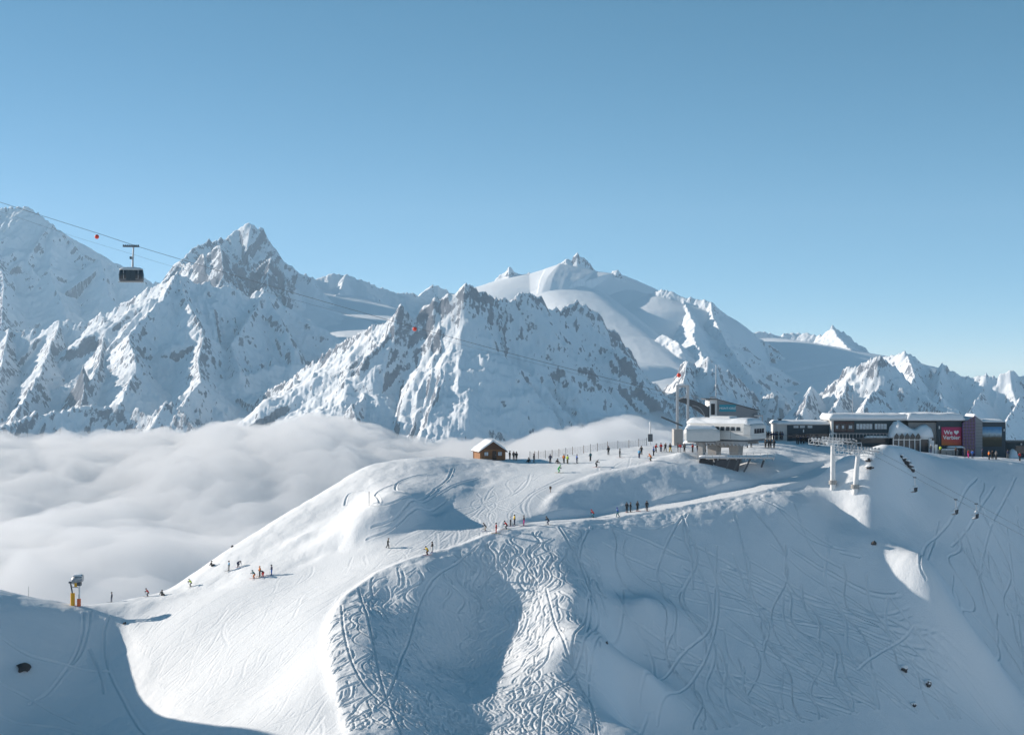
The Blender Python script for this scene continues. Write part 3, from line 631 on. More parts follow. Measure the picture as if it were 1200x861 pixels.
# ------------------------------------------------------------ builder for objects
ORG = {}
def empty(name, loc, rz=0.0):
    o = bpy.data.objects.new(name, None); COL.objects.link(o); o.location = loc; o.rotation_euler = (0, 0, rz)
    o.empty_display_size = .3; return o
class MB:
    """collects shapes in one mesh; in the thing's own coordinates, or in world ones when org is given"""
    def __init__(s, org=(0, 0, 0)): s.v = []; s.f = []; s.org = Vector(org); s.sm = set()
    def add(s, vs, fs, smooth=False):
        n = len(s.v); s.v += [Vector(p) - s.org for p in vs]
        if smooth: s.sm.update(range(len(s.f), len(s.f) + len(fs)))
        s.f += [tuple(i + n for i in f) for f in fs]; return s
    def box(s, x0, x1, y0, y1, z0, z1):
        p = [(x, y, z) for z in (z0, z1) for y in (y0, y1) for x in (x0, x1)]
        return s.add(p, [(0, 2, 3, 1), (4, 5, 7, 6), (0, 1, 5, 4), (2, 6, 7, 3), (0, 4, 6, 2), (1, 3, 7, 5)])
    def prism(s, poly, a0, a1, ax='y'):
        """a polygon pushed along an axis: (x, z) for y, (y, z) for x, (x, y) for z"""
        def P_(u, v, a): return {'y': (u, a, v), 'x': (a, u, v), 'z': (u, v, a)}[ax]
        n = len(poly); vs = [P_(u, v, a0) for u, v in poly] + [P_(u, v, a1) for u, v in poly]
        return s.add(vs, [tuple(range(n))[::-1], tuple(range(n, 2 * n))] + [(i, (i + 1) % n, n + (i + 1) % n, n + i) for i in range(n)])
    def tube(s, pts, r, n=8, r2=None, cap=True, smooth=True):
        pts = [Vector(p) for p in pts]; vs = []; m = len(pts)
        for i, p in enumerate(pts):
            t = (pts[min(i + 1, m - 1)] - pts[max(i - 1, 0)]).normalized()
            a = t.cross(Vector((0, 0, 1)) if abs(t.z) < .95 else Vector((0, 1, 0))).normalized(); b = t.cross(a)
            rr = r if r2 is None else r + (r2 - r) * i / (m - 1)
            for k in range(n):
                q = 2 * math.pi * k / n; vs.append(p + (a * math.cos(q) + b * math.sin(q)) * rr)
        fs = [(i * n + k, i * n + (k + 1) % n, (i + 1) * n + (k + 1) % n, (i + 1) * n + k) for i in range(m - 1) for k in range(n)]
        s.add(vs, fs, smooth)
        if cap: s.add(vs[:n], [tuple(range(n))]); s.add(vs[-n:], [tuple(range(n))[::-1]])
        return s
    def bar(s, p, q, w, h=None):
        p, q = Vector(p), Vector(q); h = h or w; t = (q - p).normalized()
        a = t.cross(Vector((0, 0, 1)) if abs(t.z) < .95 else Vector((0, 1, 0))).normalized() * w / 2; b = t.cross(a).normalized() * h / 2
        vs = [p - a - b, p + a - b, p + a + b, p - a + b, q - a - b, q + a - b, q + a + b, q - a + b]
        return s.add(vs, [(0, 1, 2, 3)[::-1], (4, 5, 6, 7), (0, 1, 5, 4), (1, 2, 6, 5), (2, 3, 7, 6), (3, 0, 4, 7)])
    def ball(s, c, rx, ry=None, rz=None, n=14, m=9, lumps=0.0, seed=0):
        ry = ry or rx; rz = rz or rx; c = Vector(c); vs = []
        for i in range(m + 1):
            th = math.pi * i / m
            for k in range(n):
                ph = 2 * math.pi * k / n; d = Vector((math.sin(th) * math.cos(ph), math.sin(th) * math.sin(ph), math.cos(th)))
                q = 1 + lumps * mnoise.noise(d * 1.7 + Vector((seed * 3.1, seed, 0))) * 1.6 if lumps else 1
                vs.append(c + Vector((d.x * rx, d.y * ry, d.z * rz)) * q)
        return s.add(vs, [(i * n + k, (i + 1) * n + k, (i + 1) * n + (k + 1) % n, i * n + (k + 1) % n) for i in range(m) for k in range(n)], True)
    def loft(s, secs, close=True, smooth=True):
        """rings of equal length joined in order, ends closed"""
        n = len(secs[0]); vs = [p for r in secs for p in r]
        fs = [(i * n + k, i * n + (k + 1) % n, (i + 1) * n + (k + 1) % n, (i + 1) * n + k) for i in range(len(secs) - 1) for k in range(n)]
        s.add(vs, fs, smooth)
        if close: s.add(secs[0], [tuple(range(n))[::-1]]); s.add(secs[-1], [tuple(range(n))])
        return s
    def snow(s, x0, x1, y0, y1, z, th, seed=1, lip=.35, zf=None):
        """a settled, round-shouldered layer of snow on a flat place"""
        nx = max(6, int((x1 - x0) / .5)); ny = max(5, int((y1 - y0) / .5)); vs = []; top = {}
        for j in range(ny + 1):
            for i in range(nx + 1):
                u, v = i / nx, j / ny; x = x0 + u * (x1 - x0); y = y0 + v * (y1 - y0)
                e = min(min(u, 1 - u) * (x1 - x0), min(v, 1 - v) * (y1 - y0)); k = math.sqrt(max(0, 1 - (1 - min(e / lip, 1)) ** 2))
                base = z if zf is None else zf(x, y)
                w = .18 * mnoise.noise(Vector((x * .35, y * .35, seed))) + .06 * mnoise.noise(Vector((x * 1.2, y * 1.2, seed + 5)))
                vs.append((x, y, base + th * (.25 + .75 * k) * (1 + w))); top[i, j] = len(vs) - 1
        for j in range(ny + 1):
            for i in range(nx + 1):
                x = x0 + i / nx * (x1 - x0); y = y0 + j / ny * (y1 - y0); vs.append((x, y, z if zf is None else zf(x, y)))
        N_ = (nx + 1) * (ny + 1); g = lambda i, j: j * (nx + 1) + i; fs = []
        for j in range(ny):
            for i in range(nx):
                fs.append((g(i, j), g(i + 1, j), g(i + 1, j + 1), g(i, j + 1))); fs.append((N_ + g(i, j), N_ + g(i, j + 1), N_ + g(i + 1, j + 1), N_ + g(i + 1, j)))
        for i in range(nx):
            fs.append((g(i, 0), N_ + g(i, 0), N_ + g(i + 1, 0), g(i + 1, 0))); fs.append((g(i, ny), g(i + 1, ny), N_ + g(i + 1, ny), N_ + g(i, ny)))
        for j in range(ny):
            fs.append((g(0, j), g(0, j + 1), N_ + g(0, j + 1), N_ + g(0, j))); fs.append((g(nx, j), N_ + g(nx, j), N_ + g(nx, j + 1), g(nx, j + 1)))
        return s.add(vs, fs, True)
    def done(s, name, m, parent=None, label=None):
        me = bpy.data.meshes.new(name); me.from_pydata([tuple(v) for v in s.v], [], s.f)
        if s.sm: me.polygons.foreach_set('use_smooth', [i in s.sm for i in range(len(s.f))])
        for q in (m if isinstance(m, (list, tuple)) else [m]): me.materials.append(q)
        me.update(); o = bpy.data.objects.new(name, me); COL.objects.link(o)
        if parent is not None: o.parent = parent
        if label: o['label'] = label
        return o
def copy_tree(o, parent=None):
    c = o.copy(); COL.objects.link(c); c.parent = parent
    for ch in o.children: copy_tree(ch, c)
    return c
def arc(cx, cz, rx, rz, a0, a1, n):
    return [(cx + rx * math.cos(R(a0 + (a1 - a0) * i / n)), cz + rz * math.sin(R(a0 + (a1 - a0) * i / n))) for i in range(n + 1)]
def px_x(px, d): return (px - CX) / FPX * d
def px_z(py, d): return -(py - CY) / FPX * d

M = dict(
    steel=mat('galvanised_steel', (.42, .44, .46), .45, .6, .15, 3), steel_dark=mat('dark_steel', (.10, .115, .13), .5, .4, .2, 3),
    white=mat('white_paint', (.74, .75, .75), .5, 0, .06, 4), shell=mat('pale_cladding', (.60, .61, .60), .5, 0, .08, 1.5), concrete=mat('concrete', (.36, .35, .335), .85, 0, .15, 2, .2),
    glass=mat('dark_glass', (.02, .03, .04), .12, 0, 0, 8, 0, .6), glass_painted_sky=mat('glass_with_painted_sky_reflection', (.42, .5, .56), .15, 0, .5, 2.2, 0, .6), glass_plum=mat('plum_glass', (.05, .03, .06), .15, 0, .3, 2, 0, .6),  # the pale mottled glass has the sky's reflection painted into its colour
    grey_clad=mat('grey_metal_cladding', (.20, .225, .25), .45, .3, .1, 2), slate=mat('dark_blue_cladding', (.03, .055, .075), .55, 0, .2, 2), slate2=mat('dark_green_cladding', (.024, .055, .075), .55, 0, .2, 2),
    beige=mat('weathered_grey_boards', (.27, .275, .275), .8, 0, .2, 3), wood=mat('log_wood', (.30, .155, .075), .75, 0, .35, 5, .3), wood_dark=mat('brown_boards', (.13, .075, .05), .8, 0, .3, 6), door=mat('door_wood', (.07, .045, .035), .7),
    teal=mat('teal_sign', (.02, .26, .36), .45), red=mat('red_plastic', (.72, .06, .03), .4), redcloth=mat('red_banner', (.65, .03, .08), .7), yellow=mat('yellow_pad', (.78, .40, .02), .6), orange=mat('orange_pad', (.75, .16, .05), .6),
    rope=mat('steel_rope', (.17, .17, .18), .5, .5), net=mat('fence_net', (.07, .072, .08), .8), rubber=mat('black_plastic', (.025, .027, .03), .6), stone=mat('dark_stone', (.07, .065, .065), .9, 0, .4, 3, .6),
    red_in=mat('red_panelling', (.09, .06, .06), .7, 0, .4, 2), letter=mat('white_lettering', (.85, .85, .85), .6), roofdark=mat('roof_edge', (.08, .085, .09), .6), purple=mat('purple_fabric', (.18, .10, .30), .7),
    skin=mat('skin', (.45, .28, .21), .6))

def text_mesh(body, size, parent, loc, m, rz=0.0, name='lettering', bold=.0):
    c = bpy.data.curves.new(name, 'FONT'); c.body = body; c.size = size; c.align_x = 'CENTER'; c.align_y = 'CENTER'; c.extrude = .02; c.offset = bold
    tmp = bpy.data.objects.new(name, c); COL.objects.link(tmp); bpy.context.view_layer.update()
    me = bpy.data.meshes.new_from_object(tmp.evaluated_get(bpy.context.evaluated_depsgraph_get())); bpy.data.objects.remove(tmp); bpy.data.curves.remove(c)
    me.materials.clear(); me.materials.append(m); o = bpy.data.objects.new(name, me); COL.objects.link(o); o.parent = parent
    o.location = loc; o.rotation_euler = (R(90), 0, rz); return o
# ------------------------------------------------------------ the log hut on the knoll
def log_hut():
    g = ground(573, 538, 330, 360); root = empty('log_hut', (g.x, g.y + 3.2, g.z - .15), R(15))
    tag(root, 'small brown log hut with a snowy gable roof on the crest', 'hut')
    w, dp, he, ha = 2.55, 3.0, 2.15, 3.9
    wl = MB()
    for k in range(9):                                                  # logs laid one on another, ends crossing at the corners
        z = .12 + k * .25; r = .135
        for y in (-dp, dp): wl.tube([(-w - .25, y, z), (w + .25, y, z)], r, 8)
        for x in (-w, w): wl.tube([(x, -dp - .25, z + .11), (x, dp + .25, z + .11)], r, 8)
    wl.box(-w + .02, w - .02, -dp + .02, dp - .02, -.6, he); walls = wl.done('wall', M['wood'], root)
    for y in (-dp, dp): MB().prism([(-w, he - .05), (w, he - .05), (0, ha - .12)], y - .07, y + .07).done('gable', M['wood_dark'], root)
    rf = MB(); ov = .55
    for s in (-1, 1):
        sl = (ha - he) / w; p0 = (0, ha); p1 = (s * (w + ov), ha - sl * (w + ov))
        rf.prism([p0, p1, (p1[0], p1[1] - .16), (0, ha - .17)], -dp - .7, dp + .6)
    roof = rf.done('roof', M['wood_dark'], root)
    sn = MB(); sl = (ha - he) / w
    sn.snow(-w - ov - .04, w + ov + .04, -dp - .66, dp + .58, 0, .42, 3, .4, zf=lambda x, y: ha + .012 - sl * abs(x))
    sn.done('roof_snow', M_SNOW, roof)
    d = MB().box(-.1, .75, -dp - .26, -dp - .15, 0, 1.9).done('door', M['door'], root)
    MB().box(.6, .68, -dp - .33, -dp - .262, .95, 1.05).done('handle', M['steel'], d)
    for x in (-1.45, 1.55):
        f = MB().box(x - .5, x + .5, -dp - .24, -dp - .15, .85, 1.75).done('window', M['wood_dark'], root)
        MB().box(x - .4, x - .03, -dp - .262, -dp - .243, .93, 1.67).box(x + .03, x + .4, -dp - .262, -dp - .243, .93, 1.67).done('pane', M['glass_painted_sky'], f)
    MB().box(-.7, 1.9, -dp - 1.2, -dp - .3, -.3, .06).done('step', M['wood_dark'], root)
log_hut()

# ------------------------------------------------------------ safety fence along the crest
def crest_fence():
    xs = [(621, 541), (626.6, 541), (631, 540.5), (639, 540), (647, 539.3), (655, 538.5), (663, 537.5), (671, 536.7), (684, 535), (692, 534), (700, 533), (712, 531.3), (724, 529.8), (737, 528), (748.6, 526.5), (757.6, 525.5)]
    P_ = []
    for px, py in xs:
        d = 349 + (px - 621) / 136 * 4; x = px_x(px, d); P_.append(Vector((x, d, float(gz(x, d)))))
    root = empty('safety_fence', P_[0]); tag(root, 'long grey net fence on posts running along the crest beside the hut', 'fence')
    o = P_[0]
    for i, p in enumerate(P_): MB(o).tube([p - Vector((0, 0, .3)), p + Vector((0, 0, 1.75))], .055, 6).done('post', M['wood_dark'] if i % 3 else M['steel_dark'], root)
    net = MB(o)
    for a, b in zip(P_[:-1], P_[1:]):
        for h in (.25, .5, .75, 1.0, 1.25, 1.5): net.tube([a + Vector((0, 0, h)), (a + b) / 2 + Vector((0, 0, h - .05)), b + Vector((0, 0, h))], .013, 4)
        n = max(3, int((b - a).length / .35))
        for k in range(n):
            q = a.lerp(b, k / n); net.tube([q + Vector((0, 0, .25)), q + Vector((0, 0, 1.5))], .009, 4)
    net.done('net', M['net'], root)
crest_fence()

def weather_mast():
    d = 354; x = px_x(762, d); z = float(gz(x, d)); root = empty('weather_mast', (x, d, z)); tag(root, 'white pole with a dark equipment box at the end of the crest fence', 'mast')
    MB().tube([(0, 0, -.4), (0, 0, 4.6)], .13, 8).done('pole', M['white'], root)
    MB().box(-.5, .5, -.4, .4, .9, 2.5).done('equipment_box', M['steel_dark'], root)
    MB().tube([(0, 0, 4.6), (0, 0, 5.1)], .22, 8).done('sensor', M['white'], root)
weather_mast()

# ------------------------------------------------------------ chairlift top station
def section(x, w, z0, z1, rnd, n=4):
    """a body section across the lift line: flat underside, round shoulders"""
    pts = [(x, -w, z0), (x, w, z0)]
    pts += [(x, w - rnd * (1 - math.cos(R(a))), z1 - rnd * (1 - math.sin(R(a)))) for a in np.linspace(0, 90, n)]
    pts += [(x, -w + rnd * (1 - math.cos(R(a))), z1 - rnd * (1 - math.sin(R(a)))) for a in np.linspace(90, 0, n)]
    return pts
def chairlift_station():
    d = 337; zb = px_z(534, d); root = empty('chairlift_station', (px_x(853, d), d, zb), R(-36))
    tag(root, 'pale rounded chairlift top station with window rows and a snowy roof', 'lift station')
    z0 = px_z(514, d) - zb; z1 = px_z(493.5, d) - zb                       # underside and roof of the main shell
    sh = MB().loft([section(-8.2, 2.9, z0 + .7, z1 - .5, .9), section(-7.0, 3.6, z0 + .1, z1, 1.1), section(5.6, 3.7, z0, z1, 1.1), section(7.0, 3.5, z0 + .1, z1 - .5, 1.0), section(7.2, 3.2, z0 + .5, z1 - .8, .9)], smooth=False)
    body = sh.done('shell', M['shell'], root)
    MB().snow(-7.9, 6.6, -3.3, 3.3, z1 - .55, 1.25, 4, 1.6).done('roof_snow', M_SNOW, body)
    MB().box(-3.4, 1.2, -1.6, 1.6, z1 + .3, z1 + 1.05).done('roof_hatch', M['white'], root)
    for k in range(6):
        x = -2.2 + k * 1.22
        MB().prism([(x, z1 - 1.78), (x + .96, z1 - 1.78), (x + .86, z1 - .98), (x + .1, z1 - .98)], -3.74, -3.66).done('window', M['glass'], root)
    for k in range(4):
        y = -2.1 + k * 1.1
        MB().prism([(y, z1 - 2.3), (y + .86, z1 - 2.3), (y + .78, z1 - 1.35), (y + .08, z1 - 1.35)], 6.9, 7.3, 'x').done('window', M['glass'], root)
    MB().box(-7.4, 6.4, -3.5, 3.5, z0 - .35, z0 + .02).done('underside', M['steel_dark'], root)
    # machinery under the shell
    mc = MB().box(-6.6, 5.8, -2.6, -2.2, z0 - .95, z0 - .36).box(-6.6, 5.8, 2.2, 2.6, z0 - .95, z0 - .36)
    for k in range(14): mc.tube([(-6.2 + k * .9, -2.75, z0 - 1.05), (-6.2 + k * .9, -2.1, z0 - 1.05)], .24, 10)
    mc.done('drive_beam', M['steel'], root)
    MB().tube([(-5.6, 0, z0 - 1.2), (-5.6, 0, z0 - .95)], 2.1, 24).done('bullwheel', M['steel_dark'], root)
    # concrete pillars, spreading at the top
    for x in (-3.2, 1.9):
        MB().prism([(x - .75, -2.4), (x + .75, -2.4), (x + 1.25, z0 - .36), (x - 1.25, z0 - .36)], -1.0, 1.0).done('pillar', M['concrete'], root)
    MB().box(-2.3, 1.2, -.55, .55, z0 - 1.8, z0 - .9).done('crossbeam', M['concrete'], root)
    # lower cover with its own snow cap, standing out at the left front
    cx, cy = -2.6, -6.4
    zz0, zz1 = px_z(517, 331) - zb, px_z(500.5, 331) - zb
    rot = lambda p: (cx + (p[0] - cx) * math.cos(R(30)) - (p[1] - cy) * math.sin(R(30)), cy + (p[0] - cx) * math.sin(R(30)) + (p[1] - cy) * math.cos(R(30)), p[2])
    secs = [[rot((cx - 3.7, cy + y * .8, z)) for _, y, z in section(0, 1.9, zz0 + .4, zz1 - .8, .8)], [rot((cx - 3.1, cy + y, z)) for _, y, z in section(0, 2.0, zz0, zz1 - .1, 1.0)],
            [rot((cx + 2.2, cy + y, z)) for _, y, z in section(0, 2.0, zz0, zz1, 1.0)], [rot((cx + 3.7, cy + y * .9, z)) for _, y, z in section(0, 1.9, zz0 + .15, zz1 - .7, .8)]]
    cv = MB().loft(secs, smooth=False).done('return_cover', M['shell'], root)
    sn = MB().snow(cx - 3.4, cx + 3.0, cy - 1.7, cy + 1.7, zz1 - .42, .7, 9, 1.0); sn.v = [Vector(rot(v)) for v in sn.v]; sn.done('cover_snow', M_SNOW, cv)
    bs = MB().box(cx - 2.9, cx + 2.8, cy - 1.6, cy + 1.6, zz0 - .25, zz0 + .01); bs.v = [Vector(rot(v)) for v in bs.v]; bs.done('cover_base', M['steel_dark'], root)
    jt = MB()
    for x in (-5.4, -2.8, 2.6, 5.2): jt.box(x - .03, x + .03, -3.69, -3.63, z0 + .2, z1 - 1.1)
    jt.box(-6.8, 5.4, -3.70, -3.64, z1 - 2.0, z1 - 1.93); jt.done('panel_joint', M['steel_dark'], body)
    MB().prism([(cx - .7, -2.6), (cx + .7, -2.6), (cx + .5, zz0 - .25), (cx - .5, zz0 - .25)], cy - .6, cy + .6).done('pillar', M['concrete'], root)
chairlift_station()

def arrival_platform():
    d = 331; zb = px_z(538, d); root = empty('arrival_platform', (px_x(862, d), d, zb), R(-6)); tag(root, 'steel platform on struts hanging over the bank under the chairlift station', 'platform')
    dk = MB().box(-7.6, 7.8, -2.2, 2.6, .25, .5)
    for k in range(9): dk.box(-7.4 + k * 1.85, -7.2 + k * 1.85, -2.3, 2.5, -.05, .25)
    dk.done('deck', M['steel'], root)
    rl = MB()
    for k in range(12): rl.bar((-7.5 + k * 1.38, -2.15, .5), (-7.5 + k * 1.38, -2.15, 1.45), .07)
    for z in (.95, 1.45): rl.bar((-7.5, -2.15, z), (7.7, -2.15, z), .06)
    rl.done('railing', M['steel'], root)
    MB().snow(-7.4, 7.6, -1.9, 2.4, .5, .3, 6, .4).done('deck_snow', M_SNOW, root)
    MB().prism([(-4.4, .0), (1.0, .0), (.4, -2.7), (-2.6, -2.7), (-4.0, -1.2)], -1.9, 1.4).done('catch_net', M['net'], root)
    for a, b in (((2.9, -1.8, .2), (1.6, -1.2, -2.6)), ((-1.2, -2.0, .2), (-2.2, -1.95, -2.7)), ((.6, -2.0, .2), (-.6, -1.95, -2.7)), ((5.8, -.5, .2), (5.2, 0, -1.6))):
        MB().bar(a, b, .28).done('strut', M['steel_dark'], root)
    MB().box(-7.4, -4.6, -2.4, .4, -1.3, -.06).done('machine_box', M['rubber'], root)
arrival_platform()

# ------------------------------------------------------------ cable car station behind it
def cable_station():
    d = 358; x0, x1 = px_x(841, d), px_x(888, d); zb = px_z(521, d); root = empty('cable_car_station', (px_x(842, d), d, zb)); o = root.location.copy()
    tag(root, 'grey wedge-shaped cable car station with a teal name sign and steel entry arch', 'lift station')
    zt0, zt1, zl = px_z(468, d), px_z(481.5, d), px_z(496, d)
    MB(o).prism([(x0, zb - 1), (x1, zb - 1), (x1, zt1), (x0, zt0)], d, d + 11).done('hall', M['grey_clad'], root)
    MB(o).prism([(x0 - .3, zt0 + .2), (x1 + .5, zt1 + .15), (x1 + .5, zt1 + .02), (x0 - .3, zt0 + .03)], d - .25, d + 11.3).done('roof', M['roofdark'], root)
    xl = px_x(832, d)
    MB(o).box(xl, x0 - .02, d + .5, d + 9, px_z(500, d), zt0 - .1).done('cable_mouth', M['white'], root)
    MB(o).box(px_x(827, d), x0 + .2, d + .2, d + 9.4, zt0 - .08, zt0 + .12).done('mouth_roof', M['roofdark'], root)
    MB(o).box(px_x(833.5, d), px_x(838, d), d + .42, d + .49, px_z(486, d), px_z(473, d)).done('opening', M['rubber'], root)
    sg = MB(o).box(px_x(842.8, d), px_x(862.3, d), d - .14, d - .02, px_z(482.2, d), px_z(474, d)).done('sign', M['teal'], root)
    cxs = (px_x(842.8, d) + px_x(862.3, d)) / 2; text_mesh('MONT-GELÉ', .66, sg, (cxs - o.x, -.16, px_z(478.4, d) - o.z), M['letter'])
    # canopy at the right end
    ca = MB(o).box(x1 - 1, px_x(893, d), d - 1.5, d + 3, px_z(487.6, d), px_z(486, d))
    ca.done('canopy', M['steel'], root)
    for px in (888, 892.4): MB(o).bar((px_x(px, d), d - 1.3, px_z(499, d)), (px_x(px, d), d - 1.3, px_z(487.6, d)), .2).done('canopy_post', M['steel'], root)
    # curved girder carrying the track ropes out to the portal
    up = [(px_x(px, d), px_z(py, d)) for px, py in ((796, 466), (804, 467), (814, 469.5), (824, 473.5), (834, 479), (843, 486))]
    lo = [(px_x(px, d), px_z(py, d)) for px, py in ((833, 492), (828, 488.5), (820, 482.5), (812, 477), (804, 473), (796, 470.5))]
    MB(o).prism(up + lo, d + 1.2, d + 1.5).prism(up + lo, d + 3.6, d + 3.9).done('girder', M['steel_dark'], root)
    wk = MB(o)
    for (a, b) in zip(up[:-1], up[1:]): wk.bar((a[0], d + 2.5, a[1]), (b[0], d + 2.5, b[1]), 2.9, .12)
    wk.done('girder_deck', M['steel_dark'], root)
    rl = MB(o); cv = [(px_x(px, d), px_z(py, d)) for px, py in ((812, 475), (818, 476.5), (822, 479.5), (825, 484), (826.5, 488))]
    for (a, b) in zip(cv[:-1], cv[1:]): rl.bar((a[0], d + 1.0, a[1]), (b[0], d + 1.0, b[1]), .12)
    for (a, b) in zip(up[:-1], up[1:]): rl.bar((a[0], d + 1.1, a[1] + 1.0), (b[0], d + 1.1, b[1] + 1.0), .07); rl.bar((a[0], d + 1.1, a[1]), (a[0], d + 1.1, a[1] + 1.0), .06)
    rl.done('railing', M['steel'], root)
    # portal
    for px, py, yy in ((794.2, 506, d + .6), (806.7, 500, d + .9)):
        MB(o).box(px_x(px, d) - .27, px_x(px, d) + .27, yy - .3, yy + .3, px_z(py, d) - 3, px_z(451.3, d)).done('portal_post', M['steel'], root)
    MB(o).box(px_x(793, d), px_x(808, d), d + .45, d + 1.05, px_z(454, d), px_z(451.4, d)).done('portal_beam', M['steel'], root)
    MB(o).snow(px_x(793, d), px_x(808, d), d + .45, d + 1.05, px_z(451.4, d) + .01, .28, 2, .3).done('beam_snow', M_SNOW, root)
    MB(o).bar((px_x(794, d), d + .2, px_z(468, d)), (px_x(807, d), d + .5, px_z(463, d)), .3).done('portal_brace', M['steel'], root)
    MB(o).bar((px_x(775, d), d + .3, px_z(488.5, d)), (px_x(800, d), d + .3, px_z(499, d)), .34).done('boom', M['steel_dark'], root)
    MB(o).box(px_x(789.5, d), px_x(800, d), d - .6, d + 4, zb - 2, px_z(503, d)).done('footing', M['concrete'], root)
    MB(o).tube([(px_x(796, d), d + .7, px_z(451, d)), (px_x(796, d), d + .7, px_z(441, d))], .05, 6).done('beacon_pole', M['steel'], root)
    MB(o).ball((px_x(796, d), d + .7, px_z(439.6, d)), .48).done('beacon_ball', M['red'], root)
    MB(o).tube([(px_x(841, d), d + 3, zt0), (px_x(841, d), d + 3, px_z(427, d))], .085, 6).done('antenna', M['steel'], root)
    MB(o).box(px_x(834, d), px_x(841, d), d + 3, d + 3.2, px_z(466, d), px_z(465, d)).done('antenna_arm', M['steel'], root)
cable_station()

# ropes of the cable car, with marker balls, and the cabin
def spline(P_, n=12):
    out = []; Q = [P_[0]] + P_ + [P_[-1]]
    for i in range(1, len(Q) - 2):
        for k in range(n):
            t = k / n; p0, p1, p2, p3 = Q[i - 1:i + 3]
            out.append(.5 * ((2 * p1) + (-p0 + p2) * t + (2 * p0 - 5 * p1 + 4 * p2 - p3) * t * t + (-p0 + 3 * p1 - 3 * p2 + p3) * t ** 3))
    return out + [P_[-1]]
RP = [W3(-420, 92, 330), W3(-200, 171, 334), W3(0, 237, 338), W3(113, 273, 340), W3(154, 286.5, 341), W3(205, 302, 342), W3(340, 342, 345), W3(486, 383.5, 349), W3(640, 425, 353), W3(793, 463, 358.9)]
rp = spline(RP); rt = empty('track_rope', RP[-1])
tag(rt, 'thick grey cable car track rope sagging across the peaks, with red marker balls', 'cable')
MB(RP[-1]).tube(rp, .05, 6).done('rope', M['rope'], rt)
for px, py, d in ((113.5, 277.5, 340), (486, 385.5, 349)): MB(RP[-1]).ball(W3(px, py, d), .47).done('marker_ball', M['red'], rt)
hr = [W3(-420, 108, 330), W3(-200, 183, 334), W3(0, 248, 338), W3(80, 275, 340), W3(152, 297, 341), W3(205, 313, 342), W3(340, 350, 345), W3(486, 389.5, 349), W3(640, 429, 353), W3(793, 468, 358.9)]
tag(MB().tube(spline(hr), .02, 5).done('haul_rope', M['rope']), 'thin haul rope running just under the thick cable car rope', 'cable')

def cable_cabin():
    d = 341; s = d / FPX; c = W3(154, 321, d); root = empty('cable_car_cabin', (c.x, c.y, c.z - 1.65), R(8)); tag(root, 'dark cable car cabin hanging from its rope against the sky', 'cable car')
    L, w = 2.55, 1.35                                                    # half length, half width
    def ring(z, l, w_, n=28, e=.35):
        out = []
        for k in range(n):
            a = 2 * math.pi * k / n; ca, sa = math.cos(a), math.sin(a)
            out.append((math.copysign(abs(ca) ** e, ca) * l, math.copysign(abs(sa) ** e, sa) * w_, z))
        return out
    MB().loft([ring(0, L - .35, w - .3), ring(.12, L - .15, w - .1), ring(.55, L, w)]).done('lower_body', M['steel_dark'], root)
    gl = MB().loft([ring(.56, L - .02, w - .02), ring(1.5, L + .02, w + .01), ring(2.45, L - .16, w - .12)]).done('window', M['glass'], root)
    for y in (-1, 1):
        fr = MB()
        for x in (-1.5, -.5, .5, 1.5): fr.bar((x, y * (w + .015), .56), (x, y * (w - .09), 2.46), .09, .05)
        for z in (.6, 2.4): fr.bar((-1.5, y * (w + .01 - .1 * (z > 1)), z), (1.5, y * (w + .01 - .1 * (z > 1)), z), .07, .05)
        fr.done('frame', M['steel'], gl)
    for x in (-.98, 0.02): MB().box(x, x + .94, -w - .07, -w - .03, .25, 2.3).done('door', M['slate'], root)
    MB().loft([ring(2.46, L - .1, w - .06), ring(2.7, L - .2, w - .15), ring(2.95, L - .8, w - .5)]).done('roof', M['white'], root)
    MB().box(-L - .1, L + .1, -.6, .6, -.14, .0).done('bumper', M['steel'], root)
    up = 321 - 287.5; zt = 1.65 + up * s
    MB().tube([(.25, 0, 2.9), (.28, 0, 4.6), (.42, 0, zt - .35)], .24, 8, .17).done('hanger', M['steel'], root)
    cr = MB().box(-1.75, 1.6, -.3, .3, zt - .38, zt - .12)
    for k in range(8): cr.tube([(-1.6 + k * .43, -.2, zt - .02), (-1.6 + k * .43, .2, zt - .02)], .17, 8)
    cr.done('carriage', M['steel_dark'], root)
    MB().box(-.35, .05, -.25, .25, 4.75, 5.3).done('lamp_box', M['steel_dark'], root)
    MB().snow(-1.3, 1.2, -.7, .7, 2.94, .16, 3, .3).done('roof_snow', M_SNOW, root)
cable_cabin()
